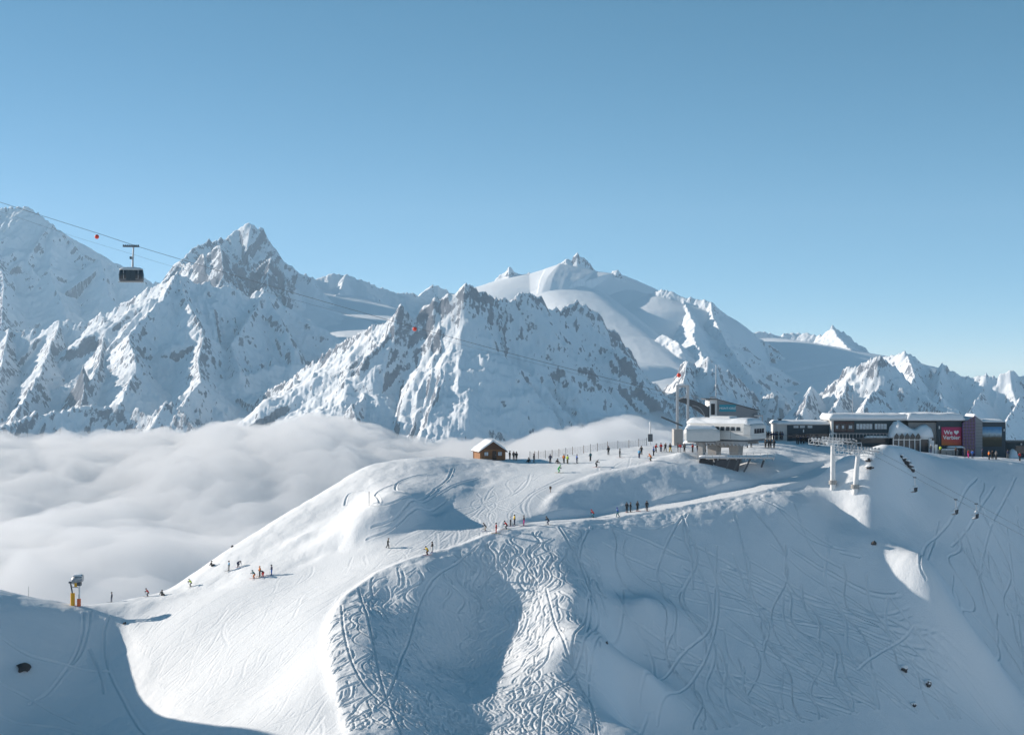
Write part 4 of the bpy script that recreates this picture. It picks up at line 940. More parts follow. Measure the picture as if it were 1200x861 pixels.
# ------------------------------------------------------------ restaurants on the terrace
def flat_print(name, m, x0, x1, y, z0, z1, o, parent): return MB(o).box(x0, x1, y - .05, y, z0, z1).done(name, m, parent)
def low_restaurant():
    d = 361; zb = px_z(514, d); x0, x1 = px_x(911, d), px_x(973.6, d); o = Vector((x0, d, zb)); root = empty('low_restaurant', o)
    tag(root, 'long low dark restaurant with a thin snowy roof, nearest the cable car station', 'restaurant')
    zt = px_z(497.6, d)
    MB(o).box(x0 + 2.2, x1, d, d + 9, zb - 2, zt).done('wall', M['slate'], root)
    MB(o).box(x0, x0 + 2.19, d + .2, d + 9, zb - 2, zt - .02).done('end_bay', M['shell'], root)
    rf = MB(o).box(x0 - .3, x1 + .0, d - .5, d + 9.4, zt + .01, zt + .2).done('roof', M['shell'], root)
    MB(o).snow(x0 - .35, x1, d - .5, d + 9.4, zt + .21, .62, 3, .5).done('roof_snow', M_SNOW, rf)
    for a, b in ((929.5, 936), (937, 943.5), (946, 952.3)):
        w = MB(o).box(px_x(a, d), px_x(b, d), d - .08, d - .01, px_z(501.4, d), px_z(498.2, d)).done('window', M['roofdark'], root)
        MB(o).box(px_x(a, d) + .08, px_x(b, d) - .08, d - .1, d - .085, px_z(501.2, d), px_z(498.5, d)).done('pane', M['glass_painted_sky'], w)
    MB(o).box(px_x(941, d), px_x(942.2, d), d - .06, d - .005, px_z(506.5, d), px_z(503, d)).done('white_door', M['white'], root)  # narrow white door in the dark wall
    MB(o).box(px_x(915, d), px_x(918.5, d), d + 3, d + 3.7, zt + .3, px_z(491, d)).done('chimney', M['steel_dark'], root)
    MB(o).box(px_x(924, d), px_x(973, d), d - .12, d - .04, px_z(513, d), px_z(508, d)).done('shop_front', M['glass'], root)
low_restaurant()

def main_restaurant():
    d = 359; zb = px_z(520, d); x0, x1 = px_x(974, d), px_x(1051, d); o = Vector((x0, d, zb)); root = empty('main_restaurant', o)
    tag(root, 'two storey dark restaurant with wide windows, a balcony and a thick flat snow roof', 'restaurant')
    zt = px_z(492.5, d)
    MB(o).box(x0 + .5, x1, d, d + 10, zb - 3, zt).done('wall', M['slate2'], root)
    MB(o).box(x0, x0 + .48, d - .3, d + 10, zb - 3, zt).done('pillar', M['shell'], root)
    rf = MB(o).box(x0 - .5, px_x(1063, d), d - .9, d + 10.4, zt + .01, zt + .35).done('roof', M['shell'], root)
    MB(o).snow(x0 - .6, px_x(1064, d), d - .95, d + 10.4, zt + .36, 1.05, 8, .7).done('roof_snow', M_SNOW, rf)
    MB(o).box(px_x(977, d), px_x(1001, d), d - .1, d - .02, px_z(506, d), px_z(493.6, d)).done('panelled_bay', M['red_in'], root)
    for a, b in ((978, 984), (985, 991), (993, 1000.5)):
        w = MB(o).box(px_x(a, d), px_x(b, d), d - .18, d - .11, px_z(504, d), px_z(496.5, d)).done('window', M['glass'], root)
        MB(o).box(px_x(a, d) + .3, px_x(b, d) - .4, d - .2, d - .185, px_z(502, d), px_z(498.5, d)).done('pane', M['glass_painted_sky'], w)  # pale patch over dark glass, a painted sky reflection
    for a, b in ((1003, 1022.5), (1024.5, 1039.5)):
        w = MB(o).box(px_x(a, d), px_x(b, d), d - .1, d - .02, px_z(503, d), px_z(496, d)).done('window', M['roofdark'], root)
        n = 5 if b - a > 16 else 4
        for k in range(n):
            xa = px_x(a, d) + .1 + k * (px_x(b, d) - px_x(a, d) - .1) / n
            MB(o).box(xa, xa + (px_x(b, d) - px_x(a, d) - .1) / n - .1, d - .12, d - .105, px_z(502.6, d), px_z(496.5, d)).done('pane', M['glass_painted_sky'], w)
    bl = MB(o).box(px_x(978, d), px_x(1041, d), d - 1.8, d - .25, px_z(513.6, d), px_z(512.6, d)).done('balcony', M['steel_dark'], root)
    MB(o).snow(px_x(1012, d), px_x(1040, d), d - 1.7, d - .3, px_z(512.5, d), .4, 5, .35).done('balcony_snow', M_SNOW, bl)
    rl = MB(o)
    for k in range(17):
        x = px_x(978, d) + k * (px_x(1041, d) - px_x(978, d)) / 16; rl.bar((x, d - 1.75, px_z(512.6, d)), (x, d - 1.75, px_z(507.5, d)), .07)
    rl.bar((px_x(978, d), d - 1.75, px_z(507.5, d)), (px_x(1041, d), d - 1.75, px_z(507.5, d)), .09); rl.done('railing', M['steel'], bl)
    MB(o).box(px_x(1008, d), px_x(1038, d), d - .1, d - .02, px_z(519, d), px_z(514, d)).done('ground_windows', M['glass'], root)
    MB(o).tube([(px_x(1003.5, d), d + 4, zt), (px_x(1003.5, d), d + 4, px_z(462, d))], .05, 5).done('antenna', M['steel'], root)
main_restaurant()

def snow_pavilion():
    d = 355; zb = px_z(527, d); x0, x1 = px_x(1045, d), px_x(1097, d); o = Vector(((x0 + x1) / 2, d, zb)); root = empty('arched_pavilion', o)
    tag(root, 'white pavilion with a row of pointed arches buried under two humps of snow', 'pavilion')
    zs = px_z(513.5, d)
    MB(o).box(x0 + .3, x1 - .2, d + .3, d + 5, zb - 2, zs + .1).done('glazing', M['glass'], root)
    n = 5; xa, xb = px_x(1047, d), px_x(1078.5, d); w = (xb - xa) / n; fr = MB(o)
    for k in range(n + 1): fr.box(xa + k * w - .1, xa + k * w + .1, d + .05, d + .25, zb - 1, zs + .1)
    fr.box(xa, xb, d + .06, d + .24, px_z(515.6, d), px_z(514.6, d)); fr.box(px_x(1088.5, d), px_x(1092, d), d + .05, d + .25, zb - 1, zs); fr.box(px_x(1078.5, d), px_x(1088, d), d + .06, d + .24, zs - .2, zs + .1)
    fr.done('frame', M['white'], root)
    for k in range(n):
        c = xa + (k + .5) * w; z1 = px_z(513.4, d); hh = 1.15
        P_ = [(c - w * .46, z1), (c + w * .46, z1), (c + w * .38, z1 + hh * .5), (c, z1 + hh), (c - w * .38, z1 + hh * .5)]
        MB(o).prism(P_, d - .5, d - .36).done('arch_window', M['glass'], root)
    MB(o).box(px_x(1089, d), px_x(1094, d), d - .5, d + .02, zb - 1, px_z(516, d)).done('white_panel', M['white'], root)
    secs = []
    prof = ((0.0, .5, 1.3), (.04, 2.4, 2.6), (.12, 3.5, 3.0), (.22, 3.75, 3.1), (.36, 3.0, 2.9), (.5, 2.1, 2.6), (.6, 2.0, 2.6), (.72, 2.8, 2.9), (.84, 3.1, 3.0), (.94, 2.3, 2.6), (.985, 1.2, 1.6), (1.0, .3, .8))
    for u, h, hw in prof:
        x = x0 + u * (x1 - x0); ring = []
        for k in range(17):
            a = math.pi * k / 16; wob = 1 + .07 * mnoise.noise(Vector((x * .6, k * .5, 2)))
            ring.append((x, d + 3.2 - math.cos(a) * hw * 1.02 * wob, zs + .0 + math.sin(a) ** .8 * h * wob))
        secs.append(ring)
    MB(o).loft(secs).done('snow_cover', M_SNOW, root)
snow_pavilion()

def gradient_mat(name, stops, noise_amt=0.0, nscale=3.0, axis=2, lo=0.0, hi=1.0, tilt=0.0):
    m = bpy.data.materials.new(name); m.use_nodes = True; n = m.node_tree; L = n.links; N = n.nodes.new; b = n.nodes['Principled BSDF']; b.inputs['Roughness'].default_value = .6
    tc = N('ShaderNodeTexCoord'); sp = N('ShaderNodeSeparateXYZ'); L.new(tc.outputs['Generated'], sp.inputs[0])
    nz = N('ShaderNodeTexNoise'); nz.inputs['Scale'].default_value = nscale; nz.inputs['Detail'].default_value = 5; L.new(tc.outputs['Generated'], nz.inputs['Vector'])
    a = N('ShaderNodeMath'); a.operation = 'MULTIPLY_ADD'; L.new(nz.outputs[0], a.inputs[0]); a.inputs[1].default_value = noise_amt; L.new(sp.outputs[2], a.inputs[2])
    c = N('ShaderNodeMath'); c.operation = 'MULTIPLY_ADD'; L.new(sp.outputs[0], c.inputs[0]); c.inputs[1].default_value = tilt; L.new(a.outputs[0], c.inputs[2])
    r = N('ShaderNodeValToRGB'); L.new(c.outputs[0], r.inputs[0]); e = r.color_ramp.elements
    e[0].position, e[0].color = stops[0][0], (*stops[0][1], 1); e[1].position, e[1].color = stops[-1][0], (*stops[-1][1], 1)
    for p, col in stops[1:-1]: q = e.new(p); q.color = (*col, 1)
    L.new(r.outputs[0], b.inputs['Base Color']); return m
def banner_hall():
    d = 358; zb = px_z(531, d); x0 = px_x(1065, d); o = Vector((px_x(1112, d), d, zb)); root = empty('banner_hall', o)
    tag(root, 'hall with a red orange banner, a pointed plum glass tower and a snowy pitched roof', 'building')
    xa, xb, xc, xd = px_x(1098, d), px_x(1127, d), px_x(1141.2, d), px_x(1150, d); zt = px_z(493.4, d)
    MB(o).box(x0, xa - .01, d + .4, d + 10, zb - 2, zt - .3).done('boarded_wall', M['beige'], root)
    MB(o).box(xa, xb - .02, d, d + 10, zb - 2, zt).done('dark_wall', M['slate'], root)
    # snow covered roof rising to the gable
    zr0, zr1 = px_z(494, d), px_z(489.5, d)
    rf = MB(o).prism([(x0 - .4, zr0), (xb + 1.2, zr0 + .1), (xb + 1.2, zr0 + .35), (x0 - .4, zr0 + .25)], d - .5, d + 10.5).done('roof', M['roofdark'], root)
    MB(o).snow(x0 - .5, xb + .6, d - .55, d + 10.5, zr0 + .3, 1.5, 12, .9).done('roof_snow', M_SNOW, rf)
    # glass tower, corner towards the viewer
    tw = MB(o); ztp = px_z(487, d); zlo = px_z(495, d)
    tw.prism([(xb, zb - 2), (xc, zb - 2), (xc, ztp), (xb, zlo)], d - .9, d + 6).done('glass_tower', M['glass_plum'], root)
    MB(o).prism([(xc + .01, zb - 2), (xd, zb - 2), (xd, px_z(493.5, d)), (xc + .01, ztp)], d - .85, d + 6).done('tower_side', M['grey_clad'], root)
    gr = MB(o)
    for k in range(5):
        x = xb + (xc - xb) * k / 4; gr.box(x - .045, x + .045, d - .99, d - .91, zb - 1, zlo + (ztp - zlo) * k / 4)
    for k in range(9):
        z = px_z(524 - k * 3.6, d); gr.box(xb + (0 if z < zlo else (z - zlo) / (ztp - zlo) * (xc - xb)), xc, d - .985, d - .905, z - .04, z + .04)
    gr.done('glazing_bars', M['purple'], root)
    sd_ = MB(o)
    for k in range(9): z = px_z(524 - k * 3.5, d); sd_.box(xc + .03, xd, d - .93, d - .86, z - .05, z + .05)
    sd_.done('side_louvres', M['steel_dark'], root)
    MB(o).prism([(xb + 2.2, px_z(490.6, d)), (xc, ztp + .02), (xd + .1, px_z(493.4, d)), (xd + .1, px_z(493.4, d) + .3), (xc, ztp + .35), (xb + 2.2, px_z(490.6, d) + .3)], d - .8, d + 6).done('tower_snow', M_SNOW, root)
    ban = gradient_mat('banner_print', [(0.0, (.62, .20, .03)), (.35, (.58, .10, .05)), (.75, (.50, .03, .09)), (1, (.42, .02, .11))], 0, 3, tilt=.35)
    bx0, bx1, bz0, bz1 = px_x(1103.2, d), px_x(1126.6, d), px_z(521.5, d), px_z(500.3, d)
    bn = MB(o).box(bx0, bx1, d - .14, d - .02, bz0, bz1).done('banner', ban, root)
    bxc = (bx0 + bx1) / 2 - o.x; H_ = bz1 - bz0
    text_mesh('We', 1.25, bn, (bxc - .75, -.17, bz0 + H_ * .70 - o.z), M['letter'], bold=.03); text_mesh('Verbier', 1.22, bn, (bxc, -.17, bz0 + H_ * .42 - o.z), M['letter'], bold=.03)
    ht = [(16 * math.sin(t) ** 3, 13 * math.cos(t) - 5 * math.cos(2 * t) - 2 * math.cos(3 * t) - math.cos(4 * t)) for t in np.linspace(0, 2 * math.pi, 40)[:-1]]
    MB().prism([(bxc + 1.05 + a * .034, bz0 + H_ * .71 - o.z + b * .034) for a, b in ht], -.19, -.15).done('heart', M['letter'], bn)
    MB(o).box(px_x(1099.8, d), px_x(1101, d), d - .3, d - .01, px_z(502.5, d), px_z(499, d)).done('wall_lamp', M['white'], root)
    sh = MB(o).box(px_x(1107, d), px_x(1127, d), d - 2.6, d - .95, px_z(524.6, d), px_z(524, d)).done('awning', M['steel_dark'], root)
    MB(o).snow(px_x(1107, d), px_x(1127, d), d - 2.6, d - .95, px_z(524, d) + .01, .35, 4, .3).done('awning_snow', M_SNOW, sh)
banner_hall()
def poster_block():
    d = 358.5; zb = px_z(533, d); x0, x1 = px_x(1150.3, d), px_x(1178.5, d); o = Vector(((x0 + x1) / 2, d, zb)); root = empty('poster_block', o)
    tag(root, 'dark flat-fronted block carrying a large landscape picture, right of the glass tower', 'building')
    zt = px_z(494.5, d); bw = MB(o).box(x0, x1, d, d + 8, zb - 2, zt).done('wall', M['slate'], root)
    MB(o).snow(x0 - .1, x1 + .1, d - .1, d + 8.1, zt + .01, .5, 7, .4).done('roof_snow', M_SNOW, bw)
    ps = gradient_mat('landscape_print', [(0.0, (.025, .03, .02)), (.42, (.045, .042, .025)), (.58, (.10, .085, .05)), (.66, (.18, .22, .24)), (.75, (.40, .50, .56)), (.86, (.20, .40, .58)), (1.0, (.06, .22, .44))], .24, 5, tilt=0)
    MB(o).box(x0 + .15, px_x(1173.8, d), d - .13, d - .02, px_z(523, d), px_z(500, d)).done('picture', ps, root)
    MB(o).box(px_x(1176, d), px_x(1177, d), d - .2, d - .01, px_z(505, d), px_z(502.5, d)).done('wall_lamp', M['white'], root)
poster_block()
def end_annex():
    d = 362; zb = px_z(536, d); x0, x1 = px_x(1179, d), px_x(1228, d); o = Vector((x0, d, zb)); root = empty('end_annex', o)
    tag(root, 'low dark flat-roofed annex at the right end of the terrace', 'building')
    zt = px_z(518.6, d); w = MB(o).box(x0, x1, d, d + 7, zb - 2, zt).done('wall', M['slate2'], root)
    MB(o).box(x0, x1, d - .6, d + 7.2, zt + .01, zt + .28).done('roof', M['roofdark'], root)
    MB(o).snow(px_x(1179, d), px_x(1190, d), d - 2.5, d - .1, zb - .2, 2.2, 5, 1.2).done('snow_heap', M_SNOW, w)
    MB(o).box(px_x(1190, d), px_x(1212, d), d - .1, d - .02, px_z(531, d), px_z(522, d)).done('window', M['glass'], root)
    MB(o).ball((px_x(1196.5, d), d - .2, px_z(520.2, d)), .22).done('lamp', M['white'], root)
end_annex()

# terrace furniture
def terrace_bar():
    d = 351; x = px_x(1112, d); z = float(gz(x, d)); root = empty('snow_bar', (x, d, z)); tag(root, 'grey bar counter with white side panels on the terrace below the red banner', 'bar')
    MB().box(-2.4, 1.9, -.5, .5, -.3, 1.15).done('counter', M['concrete'], root)
    MB().snow(-2.3, 1.8, -.5, .5, 1.16, .2, 3, .2).done('counter_snow', M_SNOW, root)
    for x_ in (-3.9, -3.1): MB().box(x_, x_ + .6, -.2, -.1, -.4, 2.3).done('side_panel', M['white'], root)
    for x_ in (-2.2, -.8, .6, 1.7): MB().tube([(x_, -.9, -.3), (x_, -.9, .7)], .06, 6).tube([(x_, -.9, .7), (x_, -.9, .76)], .22, 10).done('stool', M['steel_dark'], root)
terrace_bar()
def red_mat():
    g = ground(924.5, 516.5, 338, 372); o = empty('red_barrier', g); tag(o, 'low red padded barrier on the snow in front of the low restaurant', 'barrier')
    MB().box(-.85, .85, -.12, .12, -.1, .5).done('pad', M['redcloth'], o)
    for x in (-.8, .8): MB().tube([(x, 0, -.3), (x, 0, .7)], .04, 6).done('post', M['steel_dark'], o)
red_mat()

# ------------------------------------------------------------ chairlift line
def lift_tower(px, pt, pb, d, lean):
    b = W3(px, pb, d); zt = (pb - pt) / FPX * d
    root = empty('lift_pylon', (b.x, b.y, b.z - .4), R(-33)); bt = lean
    MB().tube([(0, 0, -1.5), (bt, 0, zt * .5), (bt * 2, 0, zt)], .56, 14, .42).done('pole', M['white'], root)
    MB().tube([(-.02, 0, -.3), (0, 0, .45)], .8, 14).done('collar', M['concrete'], root)
    t = Vector((bt * 2, 0, zt)); c = MB().bar(t + Vector((0, -3.1, .1)), t + Vector((0, 3.1, .1)), .5, .45).done('crossarm', M['white'], root)
    MB().snow(t.x - .25, t.x + .25, -3.1, 3.1, zt + .33, .2, 2, .2).done('arm_snow', M_SNOW, c)
    for s in (-1, 1):
        y = s * 2.7; tr = MB().bar(t + Vector((-3.4, y, .75)), t + Vector((3.4, y, .35)), .2, .28)
        for k in range(10):
            u = -3.2 + k * .71; z = .85 - .03 * k + .35; tr.tube([t + Vector((u, y - .12, z)), t + Vector((u, y + .12, z))], .23, 10)
        tr.done('sheave_train', M['steel'], root)
        ck = MB().bar(t + Vector((-3.6, y + s * .75, .1)), t + Vector((3.6, y + s * .75, -.3)), .7, .08)
        for k in range(8):
            u = -3.5 + k; z = .1 - .057 * (u + 3.6); ck.bar(t + Vector((u, y + s * 1.08, z)), t + Vector((u, y + s * 1.08, z + 1.05)), .07)
            if k < 7: ck.bar(t + Vector((u, y + s * 1.08, z)), t + Vector((u + 1, y + s * 1.08, z + 1.0)), .05)
        ck.bar(t + Vector((-3.5, y + s * 1.08, 1.15)), t + Vector((3.5, y + s * 1.08, .75)), .07)
        ck.done('catwalk', M['white'], root)
    fr = MB()
    for s in (-1, 1): fr.bar(t + Vector((0, s * 2.3, .3)), t + Vector((0, s * 1.6, 2.1)), .14)
    fr.bar(t + Vector((0, -1.7, 2.1)), t + Vector((0, 1.7, 2.1)), .14); fr.done('lifting_frame', M['steel'], root)
    return root
tag(lift_tower(976, 518, 563, 321, 0), 'upright white chairlift pylon nearer the station', 'pylon', 'chairlift pylons')
tag(lift_tower(1002, 529, 568, 318, .32), 'leaning white chairlift pylon on the edge of the snow knoll', 'pylon', 'chairlift pylons')
LINE = [W3(868, 509, 334), W3(976, 513, 321), W3(1006, 523.5, 318), W3(1028, 532, 316), W3(1118, 580, 308), W3(1200, 624, 300), W3(1290, 672, 291), W3(1420, 745, 279)]
for k, (dx, dy) in enumerate(((-1.45, -2.25), (1.45, 2.25))):
    L_ = [p + Vector((dx, dy, 0)) for p in LINE]
    tag(MB().tube(spline(L_, 6), .024, 6).done('lift_rope', M['rope']), ('near strand' if k == 0 else 'far strand') + ' of chairlift rope descending right from the leaning pylon', 'cable')
def lift_chair(p, label, snowy):
    root = empty('lift_chair', p, R(-31)); tag(root, label, 'chairlift chair', 'chairs on the lift')
    MB().box(-.3, .3, -.12, .12, -.12, .1).done('grip', M['steel_dark'], root)
    MB().tube([(0, 0, 0), (.05, 0, -.9), (.1, 0, -1.6)], .06, 6).done('hanger', M['steel'], root)
    fr = MB().bar((.1, -1.05, -1.6), (.1, 1.05, -1.6), .08)
    for y in (-1.05, 1.05): fr.bar((.1, y, -1.6), (.2, y, -2.75), .07).bar((.2, y, -2.75), (-.55, y, -2.8), .07)
    fr.done('frame', M['steel'], root)
    for k in range(4):
        y = -.98 + k * .49
        s_ = MB().box(-.5, .05, y, y + .46, -2.86, -2.72).done('seat', M['rubber'], root)
        b_ = MB().prism([(.02, -2.72), (.16, -2.72), (.3, -1.95), (.18, -1.95)], y, y + .46).done('backrest', M['rubber'], root)
        if snowy: MB().snow(-.5, .0, y, y + .46, -2.715, .14, k, .12).done('seat_snow', M_SNOW, s_)
    MB().tube([(-.75, -1.0, -2.2), (-.75, 1.0, -2.2)], .04, 6).bar((-.75, -1, -2.2), (.1, -1, -2.0), .05).bar((-.75, 1, -2.2), (.1, 1, -2.0), .05).done('safety_bar', M['steel'], root)
    if snowy: MB().snow(-.05, .35, -1.05, 1.05, -1.55, .4, 4, .2).done('frame_snow', M_SNOW, root)
    return root
def on_line(px, k):
    off = Vector(((-1.45, -2.25, 0), (1.45, 2.25, 0))[k]); L_ = spline([p + off for p in LINE], 24)
    return min(L_, key=lambda p: abs(CX + p.x / p.y * FPX - px))
lift_chair(on_line(1118.5, 0), 'dark empty lift chair on the near rope, higher of the two over the tracked slope', False)
lift_chair(on_line(1145, 1), 'lift chair with snow on its seats, lower on the rope at the right', True)
lift_chair(on_line(1071, 0), 'dark lift chair hanging beside the snow-capped ledge', False)
lift_chair(on_line(998, 1), 'lift chair passing between the two white pylons', False)

# ------------------------------------------------------------ snow gun, poles, stones
def snow_gun():
    d = 302; g = ground(88, 709.5, 285, 325); root = empty('snow_gun', g, R(0)); tag(root, 'tall snow gun on a yellow and an orange padded post at the saddle', 'snow gun'); s = d / FPX
    MB().tube([(-.45, 0, -.5), (-.45, 0, 2.35)], .42, 12).done('yellow_pad', M['yellow'], root)
    MB().tube([(-.5, 0, 2.3), (-.85, 0, 4.25)], .15, 8).box(-1.15, -.6, -.25, .25, 4.2, 4.5).done('feed_post', M['steel_dark'], root)
    MB().tube([(.72, 0, -.5), (.72, 0, 1.3)], .36, 12).done('orange_pad', M['orange'], root)
    MB().tube([(.74, 0, 1.25), (.8, 0, 4.3)], .2, 10).done('post', M['white'], root)
    MB().bar((-.7, 0, 3.5), (.75, 0, 3.4), .16).done('link_arm', M['steel'], root)
    MB().box(.15, 1.15, -.5, .5, 3.75, 4.35).done('yoke', M['steel_dark'], root)
    MB().box(.0, .45, -.55, -.2, 3.6, 4.3).done('motor', M['yellow'], root)
    secs = []
    for t, r in ((-1.1, .62), (-.9, .78), (-.2, .8), (.7, .72), (1.0, .66)):
        secs.append([(.55 + t * .96, r * math.cos(a), 4.95 + t * .22 + r * math.sin(a)) for a in np.linspace(0, 2 * math.pi, 19)[:-1]])
    b = MB().loft(secs).done('fan_barrel', M['steel'], root)
    MB().snow(-.45, 1.45, -.6, .6, 5.55, .28, 3, .35).done('barrel_snow', M_SNOW, b)
snow_gun()
def pole(px, pt, pb, d0, d1, label, m, r=.06):
    g = ground(px, pb, d0, d1); h = (pb - pt) / FPX * g.y; o = empty('marker_pole', g); tag(o, label, 'pole'); MB().tube([(0, 0, -.4), (0, 0, h)], r, 6).done('stake', m, o); return o, h
pole(432.5, 576, 592, 290, 350, 'thin leaning stake on the rounded knoll left of the hut', M['steel_dark'])
pole(33.5, 683, 694.5, 240, 320, 'thin grey stake on the lit crest at the left edge', M['steel'], .05)
o_, h_ = pole(645, 572.5, 577, 290, 345, 'small brown piste marker at the lip of the bank above the road', M['wood_dark'])
MB().box(-.22, .22, -.05, .05, h_ - .1, h_ + .42).done('board', M['wood_dark'], o_)
def rock(px, py, w, h, label, seed, cap=True, d0=215, d1=372, group=None):
    g = ground(px, py, d0, d1); s = g.y / FPX; o = empty('rock', g); tag(o, label, 'rock', group)
    MB().ball((0, 0, h * s * .25), w * s * .5, w * s * .42, h * s * .6, 12, 8, .55, seed).done('stone', M['stone'], o)
    if cap: MB().ball((w * s * .05, .1, h * s * .62), w * s * .62, w * s * .5, h * s * .5, 12, 8, .3, seed + 4).done('snow_cap', M_SNOW, o)
rock(28, 785, 15, 9, 'black boulder alone on the shaded slope at the left edge', 1, False)
rock(1060, 787, 6.5, 6.5, 'dark stone with a snow cap, upper left of three on the shaded slope', 2)
rock(1088, 806, 6, 7, 'snow-topped stone in the middle of the lower right slope', 3)
rock(1071, 827, 6, 4, 'low dark stone, lowest on the right-hand slope', 4)
rock(1024, 638, 6, 4, 'small dark stone just below the lit knoll', 5, False)
rock(1018, 540, 8, 3.4, 'shadowed slot in the snow built as a flat dark stone beside the leaning pylon, the upper one', 6, True)  # dark stone stands in for the shade of a slot in the snow
rock(1019, 548.5, 9, 3.4, 'shadowed slot in the snow built as a flat dark stone beside the leaning pylon, the lower one', 7, True)  # second shadowed slot, its darkness given by a stone
rock(711, 754, 3, 2.5, 'tiny dark stone on the smooth shaded patch in the centre', 8, False)
rock(272, 641, 3, 2.6, 'tiny dark stone on the sunlit flank below the knoll', 9, False)
rock(146, 731, 4, 3, 'small brown stone on the piste below the saddle', 10, False)
def ledge():
    a = ground(1057, 537); o = empty('rock_ledge', a); tag(o, 'dark slanting rock ledge capped with white snow under the lift rope', 'rock')
    st = MB(); sn = MB()
    for k, (px, py, r) in enumerate(((1056, 535, .5), (1059, 539, .7), (1062, 543, .8), (1066, 547, .75), (1069, 551, .6))):
        g = ground(px, py); st.ball(g - a + Vector((0, 0, -.1)), r, r, r * .75, 10, 7, .5, k); sn.ball(g - a + Vector((.12, .1, r * .62)), r * .95, r, r * .5, 10, 7, .25, k + 9)
    st.done('stone', M['stone'], o); sn.done('snow_cap', M_SNOW, o)
ledge()
# ------------------------------------------------------------ people
def skin_body(joints, bones, parts):
    """one continuous body grown round a skeleton; parts gives each bone's material slot"""
    bm = bmesh.new(); ly = bm.verts.layers.skin.verify(); V = {}
    for n, (p, r) in joints.items():
        v = bm.verts.new(p); v[ly].radius = (r, r); v[ly].use_root = (n == 'pelvis'); V[n] = v
    for a, b in bones: bm.edges.new((V[a], V[b]))
    me = bpy.data.meshes.new('body'); bm.to_mesh(me); bm.free(); ob = bpy.data.objects.new('body', me); COL.objects.link(ob)
    ob.modifiers.new('skin', 'SKIN').use_smooth_shade = True; sb = ob.modifiers.new('sub', 'SUBSURF'); sb.levels = 1; sb.render_levels = 1
    bpy.context.view_layer.update(); dg = bpy.context.evaluated_depsgraph_get(); ev = ob.evaluated_get(dg)
    out = bpy.data.meshes.new_from_object(ev); bpy.data.objects.remove(ob); bpy.data.meshes.remove(me)
    out.materials.clear()
    for _ in range(4): out.materials.append(None)
    segs = [(Vector(joints[a][0]), Vector(joints[b][0]), parts[i]) for i, (a, b) in enumerate(bones)]
    for f in out.polygons:
        c = f.center; best = 1e9; k = 0
        for a, b, q in segs:
            t = max(0, min(1, (c - a).dot(b - a) / max((b - a).length_squared, 1e-9))); dd = (c - a.lerp(b, t)).length
            if dd < best: best = dd; k = q
        f.material_index = k; f.use_smooth = True
    return out
BONES = [('pelvis', 'spine'), ('spine', 'chest'), ('chest', 'neck'), ('neck', 'head'), ('head', 'crown'),
         ('chest', 'shl'), ('shl', 'ell'), ('ell', 'hal'), ('chest', 'shr'), ('shr', 'elr'), ('elr', 'har'),
         ('pelvis', 'hil'), ('hil', 'knl'), ('knl', 'anl'), ('anl', 'tol'), ('pelvis', 'hir'), ('hir', 'knr'), ('knr', 'anr'), ('anr', 'tor')]
PARTS = [0, 0, 0, 2, 2, 0, 0, 3, 0, 0, 3, 1, 1, 1, 3, 1, 1, 1, 3]
def J(pel, chest, head, el, er, hl, hr, kl, kr, al, ar):
    v = Vector; pel, chest, head = v(pel), v(chest), v(head); up = (chest - pel).normalized(); nk = chest + (head - chest) * .45
    j = dict(pelvis=(pel, .17), spine=(pel.lerp(chest, .5), .17), chest=(chest, .19), neck=(nk, .075), head=(head, .105), crown=(head + (head - nk).normalized() * .11, .085),
             shl=(chest + v((-.2, 0, .03)), .095), ell=(v(el), .075), hal=(v(hl), .065), shr=(chest + v((.2, 0, .03)), .095), elr=(v(er), .075), har=(v(hr), .065),
             hil=(pel + v((-.1, 0, -.07)), .135), knl=(v(kl), .095), anl=(v(al), .085), tol=(v(al) + v((0, -.17, -.045)), .06), hir=(pel + v((.1, 0, -.07)), .135), knr=(v(kr), .095), anr=(v(ar), .085), tor=(v(ar) + v((0, -.17, -.045)), .06))
    return j
POSES = dict(
    stand=J((0, 0, .97), (0, 0, 1.42), (0, -.03, 1.68), (-.3, .02, 1.18), (.3, .02, 1.18), (-.3, -.16, .98), (.3, -.16, .98), (-.11, -.03, .52), (.11, -.03, .52), (-.12, 0, .12), (.12, 0, .12)),
    walk=J((0, 0, .95), (0, -.08, 1.4), (0, -.14, 1.66), (-.3, .1, 1.16), (.3, -.12, 1.16), (-.3, -.08, .95), (.3, -.34, 1.08), (-.1, -.2, .53), (.1, .06, .5), (-.11, -.18, .12), (.11, .32, .16)),
    ski=J((0, .18, .74), (0, -.14, 1.12), (0, -.3, 1.35), (-.38, -.2, .95), (.38, -.2, .95), (-.4, -.5, .92), (.4, -.5, .92), (-.15, -.12, .46), (.15, -.12, .46), (-.16, .08, .12), (.16, .08, .12)),
    bend=J((0, .2, .88), (0, -.28, 1.08), (0, -.52, 1.05), (-.25, -.4, .82), (.25, -.4, .82), (-.2, -.5, .55), (.2, -.5, .55), (-.14, .02, .48), (.14, .02, .48), (-.18, .05, .12), (.18, .05, .12)),
    sit=J((0, .1, .17), (0, .16, .62), (0, .06, .88), (-.32, .2, .4), (.32, .2, .4), (-.3, .4, .12), (.3, .4, .12), (-.16, -.36, .36), (.16, -.36, .36), (-.16, -.72, .12), (.16, -.72, .12)))
BODY = {k: skin_body(j, BONES, PARTS) for k, j in POSES.items()}
